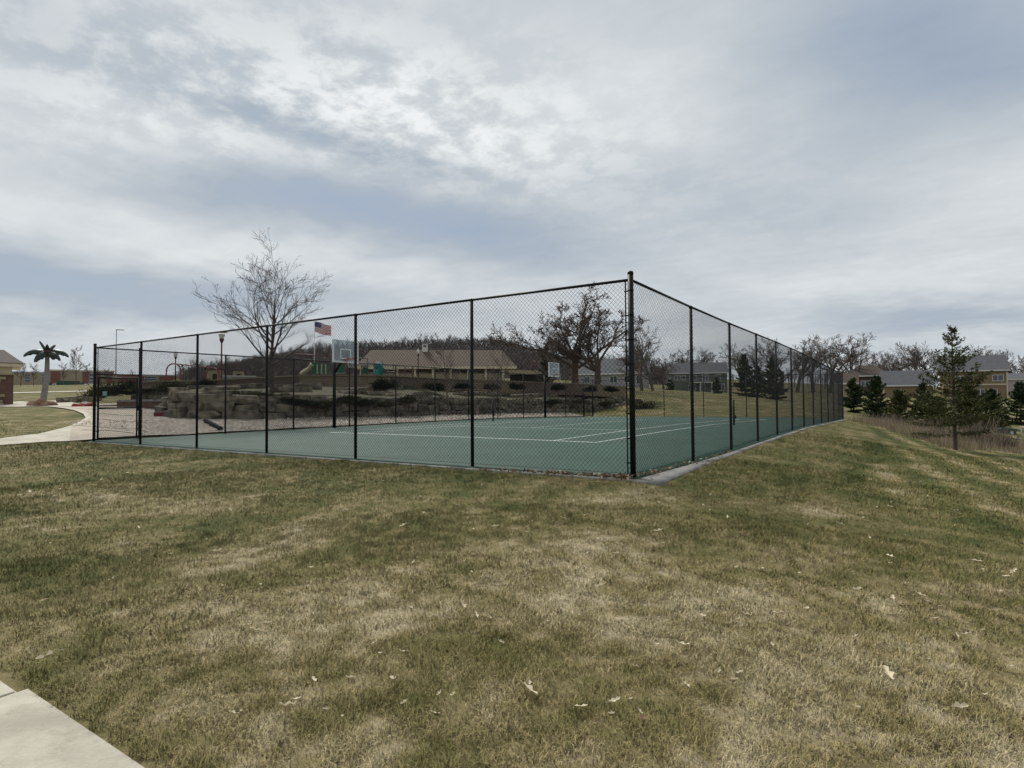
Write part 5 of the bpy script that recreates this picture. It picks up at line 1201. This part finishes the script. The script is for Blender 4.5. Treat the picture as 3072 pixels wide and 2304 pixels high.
MB().lathe([(.26, -.02), (.24, .10), (.1, .16)], 10, (-.62, .1)).build('claw', MT['red'], t, True); MB().lathe([(.26, -.02), (.24, .12), (.1, .2)], 10, (.55, .1)).build('claw', MT['red'], t, True)
MB().poly([(.05+.3*math.cos(a), -.3, .12+.10*math.sin(a)) for a in np.linspace(0, math.pi, 8)], .02, 5).build('stripe', MT['trimw'], t)

# ------------------------------------------------------------------ playground, swings, lamps, flag
def swing():
    A_ = at(521, 1091, 50); B_ = at(638, 1104, 56); gA = A_[2]-2.75; gB = B_[2]-2.75
    t = thing('swing_set', 'dark red arched swing set beyond the retaining wall', 'swing set', (0, 0, 0))
    d = (B_-A_)[:2]; d /= np.linalg.norm(d); nn = np.array([-d[1], d[0]])
    for P, gz in ((A_, gA), (B_, gB)):
        pts = []
        for a in np.linspace(0, math.pi, 13): pts.append((P[0]+nn[0]*.62*math.cos(a), P[1]+nn[1]*.62*math.cos(a), P[2]-.62+.62*math.sin(a)))
        pts = [(P[0]+nn[0]*.66, P[1]+nn[1]*.66, gz-.6)]+pts+[(P[0]-nn[0]*.66, P[1]-nn[1]*.66, gz-.6)]
        MB().poly(pts, .055, 8).build('arch', MT['redp'], t, True)
    MB().tube(A_, B_, .045, n=8).build('beam', MT['redp'], t, True)
    for f in (.3, .7):
        c = A_+(B_-A_)*f; sw_ = MB()
        for e in (-.25, .25): sw_.tube((c[0]+d[0]*e, c[1]+d[1]*e, c[2]), (c[0]+d[0]*e, c[1]+d[1]*e, c[2]-2.1), .006, n=4)
        o = sw_.build('chain', MT['steel'], t); oriented_box(MB(), c, math.atan2(d[1], d[0]), .5, .2, c[2]-2.14, c[2]-2.1).build('seat', MT['rubber'], o)
    for f in (.2, .8):
        c = A_+(B_-A_)*f; MB().box(c[0]-.05, c[0]+.05, c[1]-.05, c[1]+.05, c[2]-.22, c[2]-.03).build('hanger', MT['black'], t)
swing()
def lamp(u_, vt, D, label, style=0):
    p = onground(u_, 1160, D); zt = at(u_, vt, D)[2]; hh = zt-p[2]; t = thing('street_lamp', label, 'lamp post', p, 0, 'lamp posts in the park')
    MB().tube((0, 0, -.3), (0, 0, hh-.75), .075, .055, 10).lathe([(.14, -.3), (.14, .5), (.08, .7)], 10).build('post', MT['rust'] if style == 0 else MT['black'], t, True)
    if style == 0:
        MB().lathe([(.08, hh-.95), (.17, hh-.72), (.17, hh-.60)], 10).build('collar', MT['rust'], t, True); MB().lathe([(.15, hh-.59), (.26, hh-.25)], 10).build('lantern', MT['trimw'], t); MB().lathe([(.45, hh-.10), (.45, hh-.05), (.1, hh)], 12).build('lamp_shade', MT['cream'], t)
    else:
        MB().lathe([(.06, hh-.95), (.13, hh-.80), (.13, hh-.72)], 10).build('collar', MT['black'], t); MB().lathe([(.10, hh-.715), (.21, hh-.42), (.20, hh-.30), (.10, hh-.10), (.03, hh)], 12).build('lantern', MT['trimw'], t, True)
lamp(664, 993, 48, 'tall park lamp with flat pale top, left of the vase-shaped tree'); lamp(526, 1052, 66, 'slim black park lamp between the swing arches', 1); lamp(1255, 1046, 78, 'park lamp with white acorn globe before the tan roof', 1)
p = onground(347, 1168, 112); zt = at(347, 987, 112)[2]; hh = zt-p[2]; t = thing('light_pole', 'tall grey car-park light pole with one arm above the gate', 'light pole', p, frame_at(347, 112))
MB().tube((0, 0, -.5), (0, 0, hh), .11, .07, 10).build('pole', MT['steel'], t, True); MB().box(0, 1.25, -.12, .12, hh-.16, hh-.02).build('lamp_head', MT['steel'], t)
# flag
Df = 112; p = onground(943, 1150, Df); zt = at(943, 958, Df)[2]; t = thing('flagpole', 'white flagpole flying the flag above the playground', 'flagpole', p, frame_at(943, Df))
MB().tube((0, 0, -.3), (0, 0, zt-p[2]), .07, .045, 10).build('pole', MT['trimw'], t, True); MB().lathe([(.02, zt-p[2]), (.09, zt-p[2]+.08), (.02, zt-p[2]+.17)], 8).build('finial', MT['trimw'], t)
MB().box(-1.0, 1.1, -.03, .03, at(943, 1010, Df)[2]-p[2]-.04, at(943, 1010, Df)[2]-p[2]+.04).build('yardarm', MT['trimw'], t)
zf0 = zt-p[2]-.35
fo = thing('flag', 'striped red and white flag with blue starred corner, streaming right', 'flag', (p[0], p[1], p[2]), frame_at(943, Df))
FL, FH = 3.1, 2.0
def fpt(s_, q_):   # s along fly 0..1, q down hoist 0..1
    x = .06+FL*s_*.96; z = zf0-FH*q_-.38*FL*s_*.62+.10*math.sin(s_*7+q_*1.2); y = .18*math.sin(s_*8.5+q_); return (x, y, z)
def fpatch(s0_, s1_, q0, q1, m_, nm, dy=0, n_=10):
    b = MB(); vs = []; 
    for i in range(n_+1):
        s_ = s0_+(s1_-s0_)*i/n_
        for q_ in (q0, q1):
            x, y, z = fpt(s_, q_); vs += [(x, y-.008-dy, z), (x, y+.008+dy, z)]
    fs = []
    for i in range(n_): b0 = i*4; fs += [(b0, b0+4, b0+6, b0+2), (b0+1, b0+3, b0+7, b0+5), (b0, b0+1, b0+5, b0+4), (b0+2, b0+6, b0+7, b0+3)]
    fs += [(0, 2, 3, 1), (n_*4, n_*4+1, n_*4+3, n_*4+2)]
    b.add(vs, fs).build(nm, m_, fo)
for k in range(13): fpatch(0 if k > 6 else .4, 1, k/13, (k+1)/13, MT['flagr'] if k % 2 == 0 else MT['flagw'], 'stripe')
fpatch(0, .4, 0, 7/13, MT['flagb'], 'canton', .004)
st = MB()
for r_ in range(9):
    for c_ in range(6 if r_ % 2 == 0 else 5):
        s_ = .4*((c_+(.5 if r_ % 2 == 0 else 1))/6); q_ = 7/13*(r_+.5)/9; x, y, z = fpt(s_, q_); pts = []
        for i in range(10): rr_ = .062 if i % 2 == 0 else .026; a_ = math.pi/2+i*math.pi/5; pts.append((x+rr_*math.cos(a_), y-.02, z+rr_*math.sin(a_)))
        st.add(pts, [tuple(range(10))[::-1]])
st.build('stars', MT['flagw'], fo)
# play structure
Dq = 60
def pp(u_, v_, D=Dq): return at(u_, v_, D)
gp = pp(1040, 1140)[2]-1.0
t = thing('play_structure', 'playground climber with rust posts, green panels and a cream slide', 'play structure', (0, 0, 0))
for u_, vt in ((1002, 1092), (1012, 1072), (1038, 1095), (1066, 1068), (1084, 1095), (1102, 1074), (1122, 1085), (1146, 1083), (1180, 1092), (1215, 1095), (1238, 1098)):
    P = pp(u_, vt, Dq+(u_ % 7)*.3); MB().tube((P[0], P[1], gp-1), P, .055, n=8).build('post', MT['rust'], t, True)
for (a, b) in (((885, 1061), (985, 1069)), ((1066, 1075), (1102, 1075)), ((1146, 1108), (1238, 1110)), ((1146, 1114), (1238, 1118)), ((1084, 1108), (1146, 1108))):
    MB().tube(pp(*a), pp(*b), .045, n=6).build('rail', MT['rust'], t, True)
def pboxuv(u0, u1, v0, v1, m_, nm, D=Dq, th=.2, par=None):
    a = pp(u0, v1, D); b = pp(u1, v1, D); c = (a+b)/2; z1 = pp((u0+u1)/2, v0, D)[2]
    return oriented_box(MB(), c, math.atan2((b-a)[1], (b-a)[0]), np.linalg.norm((b-a)[:2]), th, min(a[2], b[2]), z1).build(nm, m_, par or t)
pboxuv(936, 955, 1088, 1123, MT['green'], 'tower_panel'); pboxuv(1010, 1033, 1094, 1118, MT['green'], 'tower_panel'); pboxuv(1088, 1104, 1102, 1122, MT['green'], 'tower_panel')
pboxuv(1005, 1036, 1118, 1121, MT['concg'], 'deck'); pboxuv(1084, 1104, 1096, 1100, MT['concg'], 'deck', Dq, .9)
for i in range(6): pboxuv(951+i*6.2, 954.6+i*6.2, 1092, 1122, MT['green'] if i % 2 else MT['yellow'], 'slat')
slp = MB(); 
for i in range(9):
    f = i/8; a = pp(938-f*30, 1093+28*(f**.8)+3*math.sin(f*6)); b = pp(938-(f+.125)*30, 1093+28*((f+.125)**.8)); slp.tube(a, b, .26, n=8)
slp.build('slide', MT['yellow'], t, True)
tb = MB(); c = pp(1133, 1110)
for i in range(8):
    a = i/8*math.pi*.75; a2 = (i+1)/8*math.pi*.75; x0, z0 = .5*math.sin(a), .5*math.cos(a)
    P = c+CR*(x0-.2)+np.array([0, 0, z0*.9]); Q = c+CR*(.5*math.sin(a2)-.2)+np.array([0, 0, .5*math.cos(a2)*.9]); tb.tube(P, Q, .40, n=12)
tb.tube(c+CR*.0+np.array([0, 0, .1]), c+CR*.15+np.array([0, 0, -1.2]), .42, n=12); tb.build('tube_slide', MT['teal'], t, True)
# net climber shape left, low stone columns
for u_, lab in ((0, ''),): pass

# ------------------------------------------------------------------ utility boxes, cars, marker
def ubox(u_, vb, D, wd, dp, hh, lab, sticker=True):
    p = at(u_, vb, D); t = thing('utility_box', lab, 'utility box', p, frame_at(u_, D, .25))
    MB().box(-wd/2, wd/2, 0, dp, -.3, hh*.86).build('cabinet', MT['utilg'], t); MB().box(-wd/2-.05, wd/2+.05, -.05, dp+.05, hh*.86, hh*.93).box(-wd/4, wd/4, dp*.2, dp*.8, hh*.93, hh).build('lid', MT['utilg'], t)
    if sticker: MB().box(wd*.18, wd*.34, -.012, -.002, hh*.35, hh*.65).build('notice', MT['trimw'], t)
ubox(3022, 1312, 50, 1.25, .9, .78, 'green transformer box on the lower lawn at the right')
p = at(205, 1159, 285); t = thing('storage_container', 'long dark green container in front of the school', 'container', p, frame_at(205, 285)); MB().box(-4.5, 4.5, 0, 2.5, -1, 2.6).build('body', MT['utilg'], t)
for k in range(18): MB().box(-4.4+k*.5, -4.2+k*.5, -.06, -.002, -.9, 2.5).build('rib', MT['utilg'], t)
t = thing('marker_post', 'thin white marker post beside the transformer box', 'post', at(3065, 1311, 50)); MB().box(-.04, .04, -.015, .015, -.2, .95).build('stake', MT['trimw'], t); MB().box(-.05, .05, -.02, .02, .80, .95).build('cap', MT['trimw'], t)
def car(u_, D, m_, lab):
    p = onground(u_, 1157, D); t = thing('parked_car', lab, 'car', p, frame_at(u_, D), 'cars parked at the school')
    b = MB(); prof = [(-2.2, .35), (-2.25, .8), (-1.4, .95), (-.9, 1.42), (.7, 1.45), (1.35, .95), (2.15, .8), (2.25, .35)]
    vs = [(x, y, z) for y in (0, 1.75) for x, z in prof]; n_ = len(prof); b.add(vs, [tuple(range(n_)), tuple(range(n_, 2*n_))[::-1]]+[(i, i+n_, (i+1) % n_+n_, (i+1) % n_) for i in range(n_)]); b.build('body', m_, t)
    MB().add([(-1.2, -.01, .98), (1.15, -.01, .98), (.62, -.01, 1.38), (-.82, -.01, 1.36)], [(0, 1, 2, 3)]).build('window', MT['pane'], t)
    for x in (-1.4, 1.4): MB().tube((x, -.02, .33), (x, .2, .33), .33, n=12).build('wheel', MT['rubber'], t)
for u_, D, m_, lab in ((174, 283, 'carw', 'white car half hidden behind the green container, at its left'), (150, 288, 'card', 'dark car left of the white one'), (246, 282, 'card', 'dark car parked right of the green container'), (271, 280, 'carw', 'white car next to the gate post')):
    car(u_, D, MT[m_], lab)
print('blades', nb, 'woodsegs', nw, 'objects', len(bpy.data.objects), 'tris', sum(len(m.loops)-2*len(m.polygons) for m in bpy.data.meshes))
